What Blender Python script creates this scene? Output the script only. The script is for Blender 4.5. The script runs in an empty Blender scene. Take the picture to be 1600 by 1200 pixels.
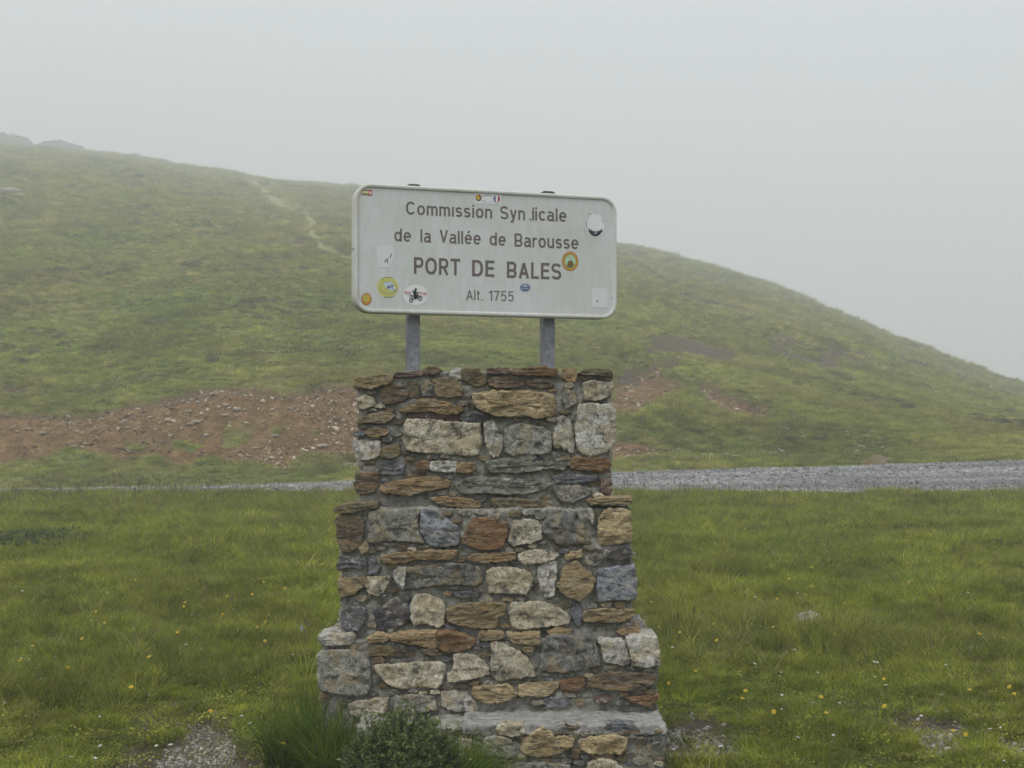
import bpy, math, random
import numpy as np
from mathutils import Vector, Matrix, noise as mnoise

SC = bpy.context.scene
COL = SC.collection
RNG = np.random.default_rng(7)
random.seed(7)
R = math.radians

# ------------------------------------------------------------ camera, sky, sun, exposure
F = 2222.0
EYE = 1.6
PH = math.atan(70 / F)
cd = bpy.data.cameras.new('camera')
cam = bpy.data.objects.new('camera', cd)
COL.objects.link(cam)
SC.camera = cam
cd.sensor_width = 36.0
cd.lens = 36.0 * F / 1600
cd.clip_start = 0.1
cd.clip_end = 3000
cam.location = (0, 0, EYE)
cam.rotation_euler = (R(90) + PH, 0, 0)
cd.dof.use_dof = True
cd.dof.focus_distance = 7.2
cd.dof.aperture_fstop = 16.0

w = bpy.data.worlds.new('World')
SC.world = w
w.use_nodes = True
nt = w.node_tree
nt.nodes.clear()
sky = nt.nodes.new('ShaderNodeTexSky')
sky.sky_type = 'NISHITA'
sky.sun_disc = False
SUN_EL, SUN_AZ = R(58), R(215)
sky.sun_elevation = SUN_EL
sky.sun_rotation = SUN_AZ
sky.altitude = 1755
sky.dust_density = 3
hs = nt.nodes.new('ShaderNodeHueSaturation')
hs.inputs['Saturation'].default_value = 0.25
mx = nt.nodes.new('ShaderNodeMix')
mx.data_type = 'RGBA'
mx.inputs[0].default_value = 0.8
# overcast cloud layer, brightening evenly from the horizon to the zenith as a real one does
tcw = nt.nodes.new('ShaderNodeTexCoord'); spw = nt.nodes.new('ShaderNodeSeparateXYZ')
nt.links.new(tcw.outputs['Generated'], spw.inputs[0])
mr = nt.nodes.new('ShaderNodeMapRange')
mr.inputs[1].default_value = 0.0; mr.inputs[2].default_value = 1.0
mr.inputs[3].default_value = 1.0; mr.inputs[4].default_value = 3.0
nt.links.new(spw.outputs[2], mr.inputs[0])
vm = nt.nodes.new('ShaderNodeVectorMath'); vm.operation = 'SCALE'
vm.inputs[0].default_value = (5.45, 5.75, 6.05)
nt.links.new(mr.outputs[0], vm.inputs['Scale'])
nt.links.new(vm.outputs[0], mx.inputs[7])
bg = nt.nodes.new('ShaderNodeBackground')
bg.inputs[1].default_value = 0.085
wo = nt.nodes.new('ShaderNodeOutputWorld')
nt.links.new(sky.outputs[0], hs.inputs['Color'])
nt.links.new(hs.outputs[0], mx.inputs[6])
nt.links.new(mx.outputs[2], bg.inputs[0])
nt.links.new(bg.outputs[0], wo.inputs[0])

sd = bpy.data.lights.new('sun', 'SUN')
sd.energy = 1.5
sd.angle = R(25)
sd.color = (1.0, 0.96, 0.9)
sun = bpy.data.objects.new('sun', sd)
COL.objects.link(sun)
dirv = Vector((math.sin(SUN_AZ) * math.cos(SUN_EL), math.cos(SUN_AZ) * math.cos(SUN_EL), math.sin(SUN_EL)))
sun.rotation_euler = dirv.to_track_quat('Z', 'Y').to_euler()
sun.location = (-5, -5, 30)

vs = SC.view_settings
vs.view_transform = 'Standard'
vs.look = 'None'
vs.exposure = 0.36
vs.gamma = 1.0
vs.use_curve_mapping = False
SC.cycles.max_bounces = 6
SC.cycles.volume_bounces = 2
SC.cycles.transparent_max_bounces = 8

# ------------------------------------------------------------ helpers
def at(px, py, Y):
    x = (px - 800) / F; y = (600 - py) / F
    dy = math.cos(PH) - y * math.sin(PH)
    dz = math.sin(PH) + y * math.cos(PH)
    return Vector((x * Y / dy, Y, EYE + dz * Y / dy))

def proj(X, Y, Z):
    zr = Z - EYE
    d = Y * math.cos(PH) + zr * math.sin(PH)
    yc = -Y * math.sin(PH) + zr * math.cos(PH)
    d = np.where(np.abs(d) < 1e-3, 1e-3, d)
    return 800 + F * X / d, 600 - F * yc / d

def _hash(ix, iy, s):
    n = (ix.astype(np.int64) * 374761393 + iy.astype(np.int64) * 668265263 + s * 1442695041) & 0x7fffffff
    n = ((n ^ (n >> 13)) * 1274126177) & 0x7fffffff
    n = (n ^ (n >> 16)) & 0x7fffffff
    return n / float(0x7fffffff)

def vnoise(x, y, s=0):
    x = np.asarray(x, float); y = np.asarray(y, float)
    ix = np.floor(x); iy = np.floor(y)
    fx = x - ix; fy = y - iy
    fx = fx * fx * (3 - 2 * fx); fy = fy * fy * (3 - 2 * fy)
    a = _hash(ix, iy, s); b = _hash(ix + 1, iy, s)
    c = _hash(ix, iy + 1, s); d = _hash(ix + 1, iy + 1, s)
    return (a + (b - a) * fx + (c - a) * fy + (a - b - c + d) * fx * fy) * 2 - 1

def fbm(x, y, o=4, s=0):
    r = 0; a = 1.0; t = 0
    for i in range(o):
        r = r + a * vnoise(x * 2 ** i + 17.3 * i, y * 2 ** i - 9.1 * i, s + i)
        t += a; a *= 0.5
    return r / t

def smooth(a, b, x):
    t = np.clip((x - a) / (b - a), 0, 1)
    return t * t * (3 - 2 * t)

def tag(o, label=None, cat=None, group=None, kind=None):
    if label: o['label'] = label
    if cat: o['category'] = cat
    if group: o['group'] = group
    if kind: o['kind'] = kind
    return o

MW = {}
def thing(name, label, cat, loc, rz=0, group=None):
    o = bpy.data.objects.new(name, None)
    o.empty_display_size = 0.2
    COL.objects.link(o)
    o.location = loc; o.rotation_euler = (0, 0, rz)
    MW[o.name] = Matrix.Translation(Vector(loc)) @ Matrix.Rotation(rz, 4, 'Z')
    return tag(o, label, cat, group)

def mobj(name, verts, faces, mats, parent=None, local=False, smoothf=False, midx=None, link=True):
    """verts in world coordinates unless local"""
    me = bpy.data.meshes.new(name)
    if parent is not None and not local and parent.name in MW:
        inv = MW[parent.name].inverted()
        verts = [inv @ Vector(v) for v in verts]
    me.from_pydata([tuple(v) for v in verts], [], faces)
    for m in (mats if isinstance(mats, (list, tuple)) else [mats]):
        me.materials.append(m)
    if midx is not None:
        me.polygons.foreach_set('material_index', np.array(midx, dtype=np.int32))
    me.polygons.foreach_set('use_smooth', np.full(len(me.polygons), bool(smoothf)))
    me.update()
    o = bpy.data.objects.new(name, me)
    if link: COL.objects.link(o)
    if parent is not None:
        o.parent = parent
        if parent.name in MW: MW[o.name] = MW[parent.name]
    return o

def npmesh(name, V, Q, mat):
    me = bpy.data.meshes.new(name)
    me.vertices.add(len(V)); me.vertices.foreach_set('co', V.astype(np.float32).ravel())
    n = Q.shape[1]
    me.loops.add(Q.size); me.loops.foreach_set('vertex_index', Q.astype(np.int32).ravel())
    me.polygons.add(len(Q))
    me.polygons.foreach_set('loop_start', np.arange(0, Q.size, n, dtype=np.int32))
    me.polygons.foreach_set('loop_total', np.full(len(Q), n, dtype=np.int32))
    me.polygons.foreach_set('use_smooth', np.ones(len(Q), dtype=bool))
    me.materials.append(mat)
    me.update(calc_edges=True)
    return me

# ------------------------------------------------------------ material helper
class NT:
    def __init__(s, name):
        s.m = bpy.data.materials.new(name); s.m.use_nodes = True
        s.t = s.m.node_tree; s.t.nodes.clear()
        s.out = s.n('ShaderNodeOutputMaterial')
    def n(s, typ, **k):
        x = s.t.nodes.new(typ)
        for a, b in k.items(): setattr(x, a, b)
        return x
    def l(s, a, b): s.t.links.new(a, b)
    def noise(s, scale, detail=4, vec=None, rough=0.55, dist=0.0):
        x = s.n('ShaderNodeTexNoise')
        x.inputs['Scale'].default_value = scale; x.inputs['Detail'].default_value = detail
        x.inputs['Roughness'].default_value = rough; x.inputs['Distortion'].default_value = dist
        if vec is not None: s.l(vec, x.inputs['Vector'])
        return x.outputs[0]
    def ramp(s, fac, stops, interp='LINEAR'):
        x = s.n('ShaderNodeValToRGB'); cr = x.color_ramp; cr.interpolation = interp
        while len(cr.elements) < len(stops): cr.elements.new(0.5)
        for e, (p, c) in zip(cr.elements, stops):
            e.position = p
            e.color = (c, c, c, 1) if not isinstance(c, (tuple, list)) else (*c, 1)
        s.l(fac, x.inputs[0]); return x.outputs[0]
    def mix(s, fac, a, b, mode='MIX'):
        x = s.n('ShaderNodeMix'); x.data_type = 'RGBA'; x.blend_type = mode
        for sock, v in ((x.inputs[0], fac), (x.inputs[6], a), (x.inputs[7], b)):
            if isinstance(v, (int, float)): sock.default_value = v
            elif isinstance(v, (tuple, list)): sock.default_value = (*v, 1)
            else: s.l(v, sock)
        return x.outputs[2]
    def math(s, op, a, b=0.0):
        x = s.n('ShaderNodeMath'); x.operation = op
        for i, v in ((0, a), (1, b)):
            if isinstance(v, (int, float)): x.inputs[i].default_value = v
            else: s.l(v, x.inputs[i])
        return x.outputs[0]
    def pos(s): return s.n('ShaderNodeNewGeometry').outputs['Position']
    def mapping(s, vec, scale, rot=(0, 0, 0), loc=None):
        x = s.n('ShaderNodeMapping'); x.inputs['Scale'].default_value = scale
        x.inputs['Rotation'].default_value = rot
        s.l(vec, x.inputs['Vector'])
        if loc is not None: s.l(loc, x.inputs['Location'])
        return x.outputs[0]
    def bump(s, h, strength=0.5, dist=0.01, normal=None):
        x = s.n('ShaderNodeBump'); x.inputs['Strength'].default_value = strength
        x.inputs['Distance'].default_value = dist; s.l(h, x.inputs['Height'])
        if normal is not None: s.l(normal, x.inputs['Normal'])
        return x.outputs[0]
    def pbr(s, col, rough=0.8, normal=None, metal=0.0, spec=0.3):
        x = s.n('ShaderNodeBsdfPrincipled')
        if isinstance(col, (tuple, list)): x.inputs['Base Color'].default_value = (*col, 1)
        else: s.l(col, x.inputs['Base Color'])
        if isinstance(rough, (int, float)): x.inputs['Roughness'].default_value = rough
        else: s.l(rough, x.inputs['Roughness'])
        x.inputs['Metallic'].default_value = metal
        x.inputs['Specular IOR Level'].default_value = spec
        if normal is not None: s.l(normal, x.inputs['Normal'])
        return x.outputs[0]
    def done(s, sh): s.l(sh, s.out.inputs[0]); return s.m

def plain(name, c, rough=0.6, spec=0.3, metal=0.0):
    t = NT(name); return t.done(t.pbr(c, rough, spec=spec, metal=metal))

def foliage_mat(name, a, b, c, patch=0.35, trans=0.3, rough=0.6, vary=0.35, fine=5.0, deep=0.34):
    """a/b/c: three hues that alternate in patches over the ground and from plant to plant"""
    t = NT(name)
    p = t.pos()
    n1 = t.noise(patch, 5, p)
    n2 = t.noise(patch * 6.3, 3, p)
    rnd = t.n('ShaderNodeObjectInfo').outputs['Random']
    f = t.math('ADD', t.math('MULTIPLY', n1, 0.62), t.math('ADD', t.math('MULTIPLY', n2, 0.38), t.math('MULTIPLY', t.math('SUBTRACT', rnd, 0.5), vary)))
    col = t.ramp(f, [(0.34, b), (0.5, a), (0.64, c)])
    n5 = t.noise(patch * 2.3, 4, p, 0.6)
    v = t.math('MULTIPLY', t.math('ADD', 0.55, t.math('MULTIPLY', rnd, 0.80)), t.math('MULTIPLY', t.ramp(n5, [(0.38, 0.6), (0.5, 0.88), (0.60, 1.1)]), t.ramp(t.noise(fine, 5, p, 0.7), [(0.38, deep), (0.5, 0.80), (0.61, 1.15)])))
    col = t.mix(1.0, col, v, 'MULTIPLY')
    at_ = t.n('ShaderNodeAttribute'); at_.attribute_name = 'tip'
    col = t.mix(t.math('MULTIPLY', at_.outputs['Fac'], 0.35), col, c)
    d = t.pbr(col, rough, spec=0.22)
    tr = t.n('ShaderNodeBsdfTranslucent'); t.l(col, tr.inputs[0])
    m = t.n('ShaderNodeMixShader'); m.inputs[0].default_value = trans
    t.l(d, m.inputs[1]); t.l(tr.outputs[0], m.inputs[2])
    return t.done(m.outputs[0])

# ------------------------------------------------------------ terrain
PXK = [-600, -300, 0, 100, 300, 550, 800, 960, 1200, 1370, 1600, 1900, 2200]
ROADF = [764, 764, 764, 764, 760, 752, 744, 738, 731, 726, 719, 713, 709]
VERGE = [727, 728, 728, 727, 727, 723, 718, 714, 712, 709, 704, 700, 698]
TOP_PX = [-600, -200, 0, 150, 220, 300, 450, 550, 700, 850, 960, 1100, 1300, 1600, 2200]
TOP_Y = [655, 648, 640, 641, 628, 614, 601, 598, 600, 612, 630, 660, 672, 684, 690]
RG_PX = [-600, -200, 0, 130, 250, 330, 420, 545, 700, 850, 960, 1000, 1050, 1100, 1150, 1200, 1280, 1340, 1400, 1450, 1500, 1550, 1600, 1800, 2200]
RG_Y = [170, 214, 233, 241, 258, 270, 287, 297, 320, 354, 385, 391, 402, 416, 430, 446, 480, 506, 535, 555, 577, 595, 610, 655, 690]
RGD_PX = [-600, 0, 500, 960, 1280, 1600, 1900, 2200]
RGD = [395, 370, 345, 290, 215, 148, 124, 112]
YN, YF, YV, YT = 28.5, 36.0, 39.0, 41.6
ZC = 0.29

def zfrom(py, Y):
    y = (600 - py) / F
    return EYE + Y * (math.sin(PH) + y * math.cos(PH)) / (math.cos(PH) - y * math.sin(PH))

def pxof(X, Y):
    return np.clip(800 + F * X / np.maximum(Y, 2.0), -600, 2200)

def ynear(X): return YN + 0.7 * fbm(X * 0.35, X * 0 + 3.0, 3, 5)
def yfar(X): return YF + 0.30 * fbm(X * 0.4, X * 0 + 8.0, 3, 9)

def base_z(X, Y):
    px = pxof(X, Y)
    zn = np.clip((Y - 7) / 21.5, 0, 1) * ZC
    zf = zfrom(np.interp(px, PXK, ROADF), YF)
    zv = zfrom(np.interp(px, PXK, VERGE), YV)
    zt = zfrom(np.interp(px, TOP_PX, TOP_Y), YT)
    rd = np.interp(px, RGD_PX, RGD)
    zr = zfrom(np.interp(px, RG_PX, RG_Y), rd)
    z = zn.copy()
    a = smooth(YN, YF, Y); z = np.where(Y > YN, ZC + (zf - ZC) * (0.35 * a + 0.65 * np.clip((Y - YN) / (YF - YN), 0, 1)), z)
    z = np.where(Y > YF, zf + (zv - zf) * np.clip((Y - YF) / (YV - YF), 0, 1), z)
    b = np.clip((Y - YV) / (YT - YV), 0, 1)
    z = np.where(Y > YV, zv + (zt - zv) * (0.75 * b + 0.25 * smooth(0, 1, b)), z)
    t = np.clip((Y - YT) / (rd - YT), 0, 1)
    z = np.where(Y > YT, zt + (zr - zt) * t * (1.14 - 0.14 * t), z)
    z = np.where(Y > rd, np.maximum(zr - (Y - rd) * 0.12, -0.3), z)
    return z

# soft outlines of bare or worn ground and a painted shadow, given where they show and laid on the terrain
EARTH = [
    [(-300, 655), (-100, 650), (0, 640), (60, 643), (110, 648), (160, 640), (200, 628), (240, 625), (300, 613), (345, 604), (385, 606), (430, 614), (465, 608), (500, 600), (560, 596), (650, 602), (700, 640), (690, 735), (560, 733), (520, 722), (480, 726), (440, 735), (380, 728), (330, 712), (280, 722), (235, 733), (190, 722), (150, 712), (100, 700), (75, 712), (40, 722), (0, 728), (-300, 730)],
    [(955, 588), (1000, 570), (1050, 578), (1072, 600), (1052, 625), (1000, 642), (950, 642)],
    [(1078, 588), (1112, 590), (1140, 610), (1180, 625), (1218, 640), (1204, 657), (1160, 648), (1110, 636), (1080, 612)],
    [(940, 688), (1000, 688), (1035, 705), (1000, 720), (940, 724)],
    [(1290, 568), (1325, 572), (1352, 600), (1325, 598), (1298, 585)],
    [(1015, 556), (1068, 558), (1066, 573), (1018, 573)],
    [(1218, 560), (1240, 562), (1245, 574), (1222, 574)],
    [(1345, 728), (1365, 716), (1385, 720), (1402, 728)],
]
DARK = [
    [(995, 545), (1010, 533), (1040, 528), (1080, 531), (1120, 544), (1158, 550), (1150, 564), (1095, 560), (1045, 549), (1010, 553)],
    [(1183, 533), (1222, 533), (1262, 544), (1300, 550), (1345, 560), (1402, 576), (1395, 586), (1330, 574), (1290, 568), (1240, 557), (1192, 549)],
    [(925, 560), (965, 562), (1000, 574), (996, 584), (960, 582), (924, 572)],
    [(222, 492), (260, 487), (300, 491), (345, 482), (342, 493), (290, 498), (228, 499)],
    [(432, 374), (470, 373), (482, 381), (450, 385)],
    [(0, 593), (45, 600), (48, 612), (0, 610)],  # shadow at the top of the bank, painted into the ground colour
    [(240, 300), (290, 302), (285, 312), (245, 308)],
]
PATH = [(388, 286), (405, 297), (432, 313), (470, 328), (492, 342), (482, 360), (500, 384), (545, 402), (610, 420), (680, 470)]
GRAVEL = [
    [(285, 1138), (305, 1134), (340, 1144), (364, 1160), (372, 1182), (395, 1215), (400, 1300), (215, 1300), (235, 1208), (262, 1182), (275, 1158)],
    [(1030, 1136), (1060, 1142), (1105, 1154), (1158, 1164), (1160, 1184), (1090, 1186), (1030, 1182)],
    [(1405, 1134), (1450, 1129), (1503, 1131), (1515, 1150), (1500, 1176), (1430, 1174)],
    [(1535, 1150), (1600, 1150), (1700, 1180), (1640, 1215), (1590, 1180), (1545, 1165)],
]
MUD = [
    [(210, 1100), (260, 1090), (330, 1100), (385, 1120), (370, 1150), (300, 1140), (220, 1150), (190, 1125)],
    [(1035, 1120), (1090, 1118), (1140, 1130), (1120, 1150), (1035, 1150)],
    [(1270, 1105), (1340, 1100), (1420, 1110), (1520, 1120), (1530, 1140), (1410, 1138), (1290, 1125)],
    [(200, 1150), (420, 1170), (480, 1260), (120, 1260)],
]

def sdist(px, py, poly):
    P = np.array(poly, float)
    inside = np.zeros(px.shape, bool); dmin = np.full(px.shape, 1e9)
    for i in range(len(P)):
        x0, y0 = P[i]; x1, y1 = P[(i + 1) % len(P)]
        c = ((y0 > py) != (y1 > py))
        xx = (x1 - x0) * (py - y0) / ((y1 - y0) if y1 != y0 else 1e-9) + x0
        inside ^= (c & (px < xx))
        dx, dy = x1 - x0, y1 - y0
        t = np.clip(((px - x0) * dx + (py - y0) * dy) / (dx * dx + dy * dy + 1e-9), 0, 1)
        dmin = np.minimum(dmin, np.hypot(px - x0 - t * dx, py - y0 - t * dy))
    return np.where(inside, dmin, -dmin)

def pmask(px, py, polys, feather):
    m = np.zeros(px.shape)
    for p in polys: m = np.maximum(m, smooth(-feather, feather, sdist(px, py, p)))
    return m

def hill_masks(X, Y):
    z = base_z(X, Y)
    px, py = proj(X, Y, z)
    wx = px + 14 * fbm(X * 0.5, Y * 0.5, 4, 21) + 9 * fbm(X * 1.9, Y * 1.9, 3, 23); wy = py + 8 * fbm(X * 0.55, Y * 0.5, 4, 31) + 5 * fbm(X * 1.9, Y * 1.9, 3, 33)
    e = pmask(wx, wy, EARTH, 3.0)
    # grass tongues growing in the cutting
    for (cx, cy, rx, ry) in ((112, 716, 34, 13), (500, 722, 42, 16), (216, 700, 18, 7), (287, 697, 26, 7), (435, 672, 10, 6), (230, 722, 30, 9), (395, 728, 40, 9), (545, 716, 18, 8), (330, 728, 30, 8)):
        r = np.hypot((wx - cx) / rx, (wy - cy) / ry)
        e = e * smooth(0.75, 1.15, r)
    e = e * (1 - smooth(0.30, 0.42, fbm(X * 0.9, Y * 1.3, 4, 45)) * smooth(655, 690, py) * (px < 700))
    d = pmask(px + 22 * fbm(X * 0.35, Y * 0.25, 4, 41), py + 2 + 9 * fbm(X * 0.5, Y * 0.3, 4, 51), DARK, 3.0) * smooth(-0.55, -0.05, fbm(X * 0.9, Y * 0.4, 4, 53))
    pm = np.full(px.shape, 1e9)
    qx = px + 5 * fbm(X * 0.3, Y * 0.3, 3, 61)
    for i in range(len(PATH) - 1):
        x0, y0 = PATH[i]; x1, y1 = PATH[i + 1]
        dx, dy = x1 - x0, y1 - y0
        t = np.clip(((qx - x0) * dx + (py - y0) * dy) / (dx * dx + dy * dy), 0, 1)
        pm = np.minimum(pm, np.hypot(qx - x0 - t * dx, (py - y0 - t * dy) * 1.3))
    p = (1 - smooth(4.0, 11.5, pm)) * smooth(-0.7, -0.1, fbm(X * 0.25, Y * 0.12, 3, 63))
    # banks of turf standing over the dark scars, and shade painted dark along the lip at the head of the cutting
    nx_ = px + 6 * fbm(X * 0.8, Y * 0.8, 3, 41)
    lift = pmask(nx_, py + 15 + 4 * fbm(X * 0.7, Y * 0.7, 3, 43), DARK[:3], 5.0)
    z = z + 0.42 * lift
    lip_shade = e * (1 - pmask(wx, wy - 7, EARTH, 3.0)) * (py < 690)
    d = np.maximum(d, 0.65 * lip_shade)  # overhang shade goes into the dark colour mask
    return e, d, p, z

def hill_height(X, Y, masks=None):
    e, d, p, z = masks if masks is not None else hill_masks(X, Y)
    k = smooth(YV, YT + 4, Y)
    z = z + k * (0.60 * fbm(X * 0.08, Y * 0.06, 3, 71) + 0.22 * fbm(X * 0.42, Y * 0.33, 3, 81)) * np.clip(Y / 80, 0.45, 1.6)
    z = z + 0.05 * fbm(X * 1.6, Y * 1.6, 3, 91) * smooth(YF, YF + 1, Y)
    z = z - 0.15 * d - 0.32 * e * k + e * 0.10 * fbm(X * 2.3, Y * 2.3, 3, 95)
    z = z - 0.12 * p
    return z

def field_masks(X, Y):
    z = base_z(X, Y)
    px, py = proj(X, Y, z)
    px = np.where(Y > 1.5, px, -9999.0)
    wx = px + 26 * fbm(X * 2.2, Y * 2.2, 4, 11); wy = py + 10 * fbm(X * 2.3, Y * 2.3, 4, 12)
    g = pmask(wx, wy, GRAVEL, 7)
    m = pmask(wx, wy, MUD, 14)
    return g, m, z

def field_height(X, Y, masks=None):
    g, m, z = masks if masks is not None else field_masks(X, Y)
    k = 1 - smooth(YN - 1.5, YN, Y)
    z = z + k * smooth(8.5, 12, Y) * (0.07 * fbm(X * 0.45, Y * 0.45, 3, 13)) + k * 0.035 * fbm(X * 1.9, Y * 1.7, 3, 14)
    return z - 0.02 * g

def road_height(X, Y):
    return base_z(X, Y) + 0.012 * fbm(X * 1.1, Y * 1.1, 3, 15) * smooth(YN, YN + 1, Y) * (1 - smooth(YF - 1, YF, Y))

def ucols(n, lim, outer):
    a = np.linspace(-lim, lim, n)
    b = lim + (outer - lim) * (np.linspace(0, 1, 26)[1:] ** 1.6)
    return np.concatenate([-b[::-1], a, b])

def grid(name, U, Yf, nrow_t, hf, mat, attr=None):
    nt_, nu = len(nrow_t), len(U)
    T, UU = np.meshgrid(nrow_t, U, indexing='ij')
    Yg, Xg = Yf(T, UU)
    if attr is not None:
        mk = attr(Xg, Yg); Z = hf(Xg, Yg, mk)
    else:
        mk = None; Z = hf(Xg, Yg)
    V = np.stack([Xg, Yg, Z], -1).reshape(-1, 3)
    i = np.arange(nt_ - 1)[:, None] * nu + np.arange(nu - 1)[None, :]
    Q = np.stack([i, i + 1, i + nu + 1, i + nu], -1).reshape(-1, 4)
    me = npmesh(name, V, Q, mat)
    if mk is not None:
        a = me.attributes.new('mask', 'FLOAT_COLOR', 'POINT')
        c = np.zeros((nt_ * nu, 4), np.float32)
        for k, mm in enumerate(mk[:-1]): c[:, k] = mm.ravel()
        c[:, 3] = 1
        a.data.foreach_set('color', c.ravel())
    o = bpy.data.objects.new(name, me); COL.objects.link(o)
    o['kind'] = 'structure'
    return o

def mat_hill():
    t = NT('hill_turf')
    p = t.pos()
    at_ = t.n('ShaderNodeAttribute'); at_.attribute_name = 'mask'
    sep = t.n('ShaderNodeSeparateColor'); t.l(at_.outputs['Color'], sep.inputs[0])
    n1 = t.noise(0.16, 6, p); n2 = t.noise(1.6, 6, p, 0.65)
    f = t.math('ADD', t.math('MULTIPLY', n1, 0.6), t.math('MULTIPLY', n2, 0.4))
    g = t.ramp(f, [(0.36, (0.065, 0.090, 0.018)), (0.48, (0.12, 0.155, 0.030)), (0.56, (0.175, 0.175, 0.050)), (0.64, (0.17, 0.14, 0.075))])
    n3 = t.noise(2.4, 8, p, 0.7); n4 = t.noise(11, 5, p, 0.7)
    e = t.ramp(t.math('ADD', t.math('MULTIPLY', n3, 0.6), t.math('MULTIPLY', n4, 0.4)), [(0.36, (0.070, 0.040, 0.016)), (0.48, (0.145, 0.085, 0.034)), (0.57, (0.22, 0.14, 0.062)), (0.68, (0.32, 0.235, 0.13))])
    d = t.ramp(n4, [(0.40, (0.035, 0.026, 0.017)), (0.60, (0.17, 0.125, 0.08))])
    pa = t.ramp(n3, [(0.3, (0.20, 0.18, 0.07)), (0.7, (0.33, 0.31, 0.14))])
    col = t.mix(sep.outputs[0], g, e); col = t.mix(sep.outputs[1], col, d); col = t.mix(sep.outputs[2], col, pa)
    h = t.math('ADD', t.math('MULTIPLY', n2, 0.6), t.math('MULTIPLY', n4, 0.4))
    return t.done(t.pbr(col, 0.95, t.bump(h, 0.8, 0.25), spec=0.1))

def mat_field():
    t = NT('field_soil')
    p = t.pos()
    at_ = t.n('ShaderNodeAttribute'); at_.attribute_name = 'mask'
    sep = t.n('ShaderNodeSeparateColor'); t.l(at_.outputs['Color'], sep.inputs[0])
    n1 = t.noise(7, 7, p, 0.65); n2 = t.noise(60, 4, p, 0.7)
    g = t.ramp(n1, [(0.3, (0.022, 0.028, 0.008)), (0.55, (0.045, 0.056, 0.015)), (0.72, (0.07, 0.072, 0.025))])
    m = t.ramp(n1, [(0.3, (0.035, 0.025, 0.018)), (0.6, (0.075, 0.055, 0.038)), (0.8, (0.13, 0.1, 0.07))])
    gr = t.ramp(n2, [(0.3, (0.06, 0.048, 0.034)), (0.6, (0.14, 0.118, 0.09)), (0.8, (0.24, 0.22, 0.185))])
    col = t.mix(sep.outputs[1], g, m); col = t.mix(sep.outputs[0], col, gr)
    h = t.math('ADD', n1, t.math('MULTIPLY', n2, 0.3))
    return t.done(t.pbr(col, 0.95, t.bump(h, 0.7, 0.03), spec=0.15))

def mat_gravel():
    t = NT('gravel')
    p = t.pos()
    vor = t.n('ShaderNodeTexVoronoi'); vor.inputs['Scale'].default_value = 14; t.l(p, vor.inputs['Vector'])
    vc = t.n('ShaderNodeSeparateColor'); t.l(vor.outputs['Color'], vc.inputs[0])
    n = t.noise(0.5, 5, t.mapping(p, (0.4, 1.6, 1)), 0.6)
    c = t.ramp(vc.outputs[0], [(0.0, (0.10, 0.10, 0.10)), (0.5, (0.19, 0.188, 0.185)), (0.85, (0.30, 0.298, 0.29)), (1.0, (0.42, 0.41, 0.40))])
    col = t.mix(1.0, c, t.ramp(n, [(0.38, (0.55, 0.55, 0.57)), (0.5, (0.85, 0.85, 0.85)), (0.62, (1.2, 1.18, 1.15))]), 'MULTIPLY')
    return t.done(t.pbr(col, 0.9, t.bump(vor.outputs['Distance'], 0.6, 0.03), spec=0.2))

M_HILL, M_FIELD, M_GRAVEL = mat_hill(), mat_field(), mat_gravel()

U = ucols(430, 0.66, 6.0)
def fieldY(T, UU):
    Y0 = 1.2
    X = UU * YN
    yn = ynear(X)
    Y = Y0 * (yn / Y0) ** T
    return Y, UU * Y
grid('meadow_ground', U, fieldY, np.linspace(0, 1, 230), field_height, M_FIELD, field_masks)
def roadY(T, UU):
    yn = ynear(UU * YN); yf = yfar(UU * YF)
    Y = yn + (yf - yn) * T
    return Y, UU * Y
grid('gravel_road', U, roadY, np.linspace(0, 1, 40), road_height, M_GRAVEL)
hr = np.concatenate([np.linspace(0, 1, 70), 1 + np.linspace(0, 1, 251)[1:] ** 1.5, 2 + np.linspace(0, 1, 16)[1:] ** 1.5])
def hillY(T, UU):
    yf = yfar(UU * YF)
    px = np.clip(800 + F * UU, -600, 2200)
    rd = np.interp(px, RGD_PX, RGD) + 4
    y1 = 43.0
    Y = np.where(T <= 1, yf + (y1 - yf) * T, np.where(T <= 2, y1 + (rd - y1) * (T - 1), rd + (555 - rd) * np.clip(T - 2, 0, 1)))
    return Y, np.clip(UU * Y, -492, 492)
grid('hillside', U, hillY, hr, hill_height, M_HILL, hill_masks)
go = mobj('ground', [(-492, -50, -0.35), (492, -50, -0.35), (492, 30, -0.35), (-492, 30, -0.35)], [(0, 1, 2, 3)], M_FIELD)
go['kind'] = 'structure'
# ground right behind and beside the viewpoint, a little above the far sheet
nb = 30
xs = np.linspace(-40, 40, nb)
vb = [(x, y, -0.012) for y in (-45.0, 1.5) for x in xs]
gb = mobj('ground', vb, [(i, i + 1, nb + i + 1, nb + i) for i in range(nb - 1)], M_FIELD)
gb['kind'] = 'structure'

def ground_hit(px, py):
    """where the line of sight through a picture point meets the meadow or hill"""
    lo = 3.0; prev = lo
    Ys = np.concatenate([np.linspace(4, 40, 1500), np.linspace(40, 480, 7000)])
    P = at(px, py, 1.0)
    X = P.x * Ys; Z = EYE + (P.z - EYE) * Ys
    h = np.where(Ys < YN, field_height(X, Ys), hill_height(X, Ys))
    k = np.nonzero(Z <= h)[0]
    if len(k) == 0: return None
    k = k[0]
    return Vector((X[k], Ys[k], float(h[k])))

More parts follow.
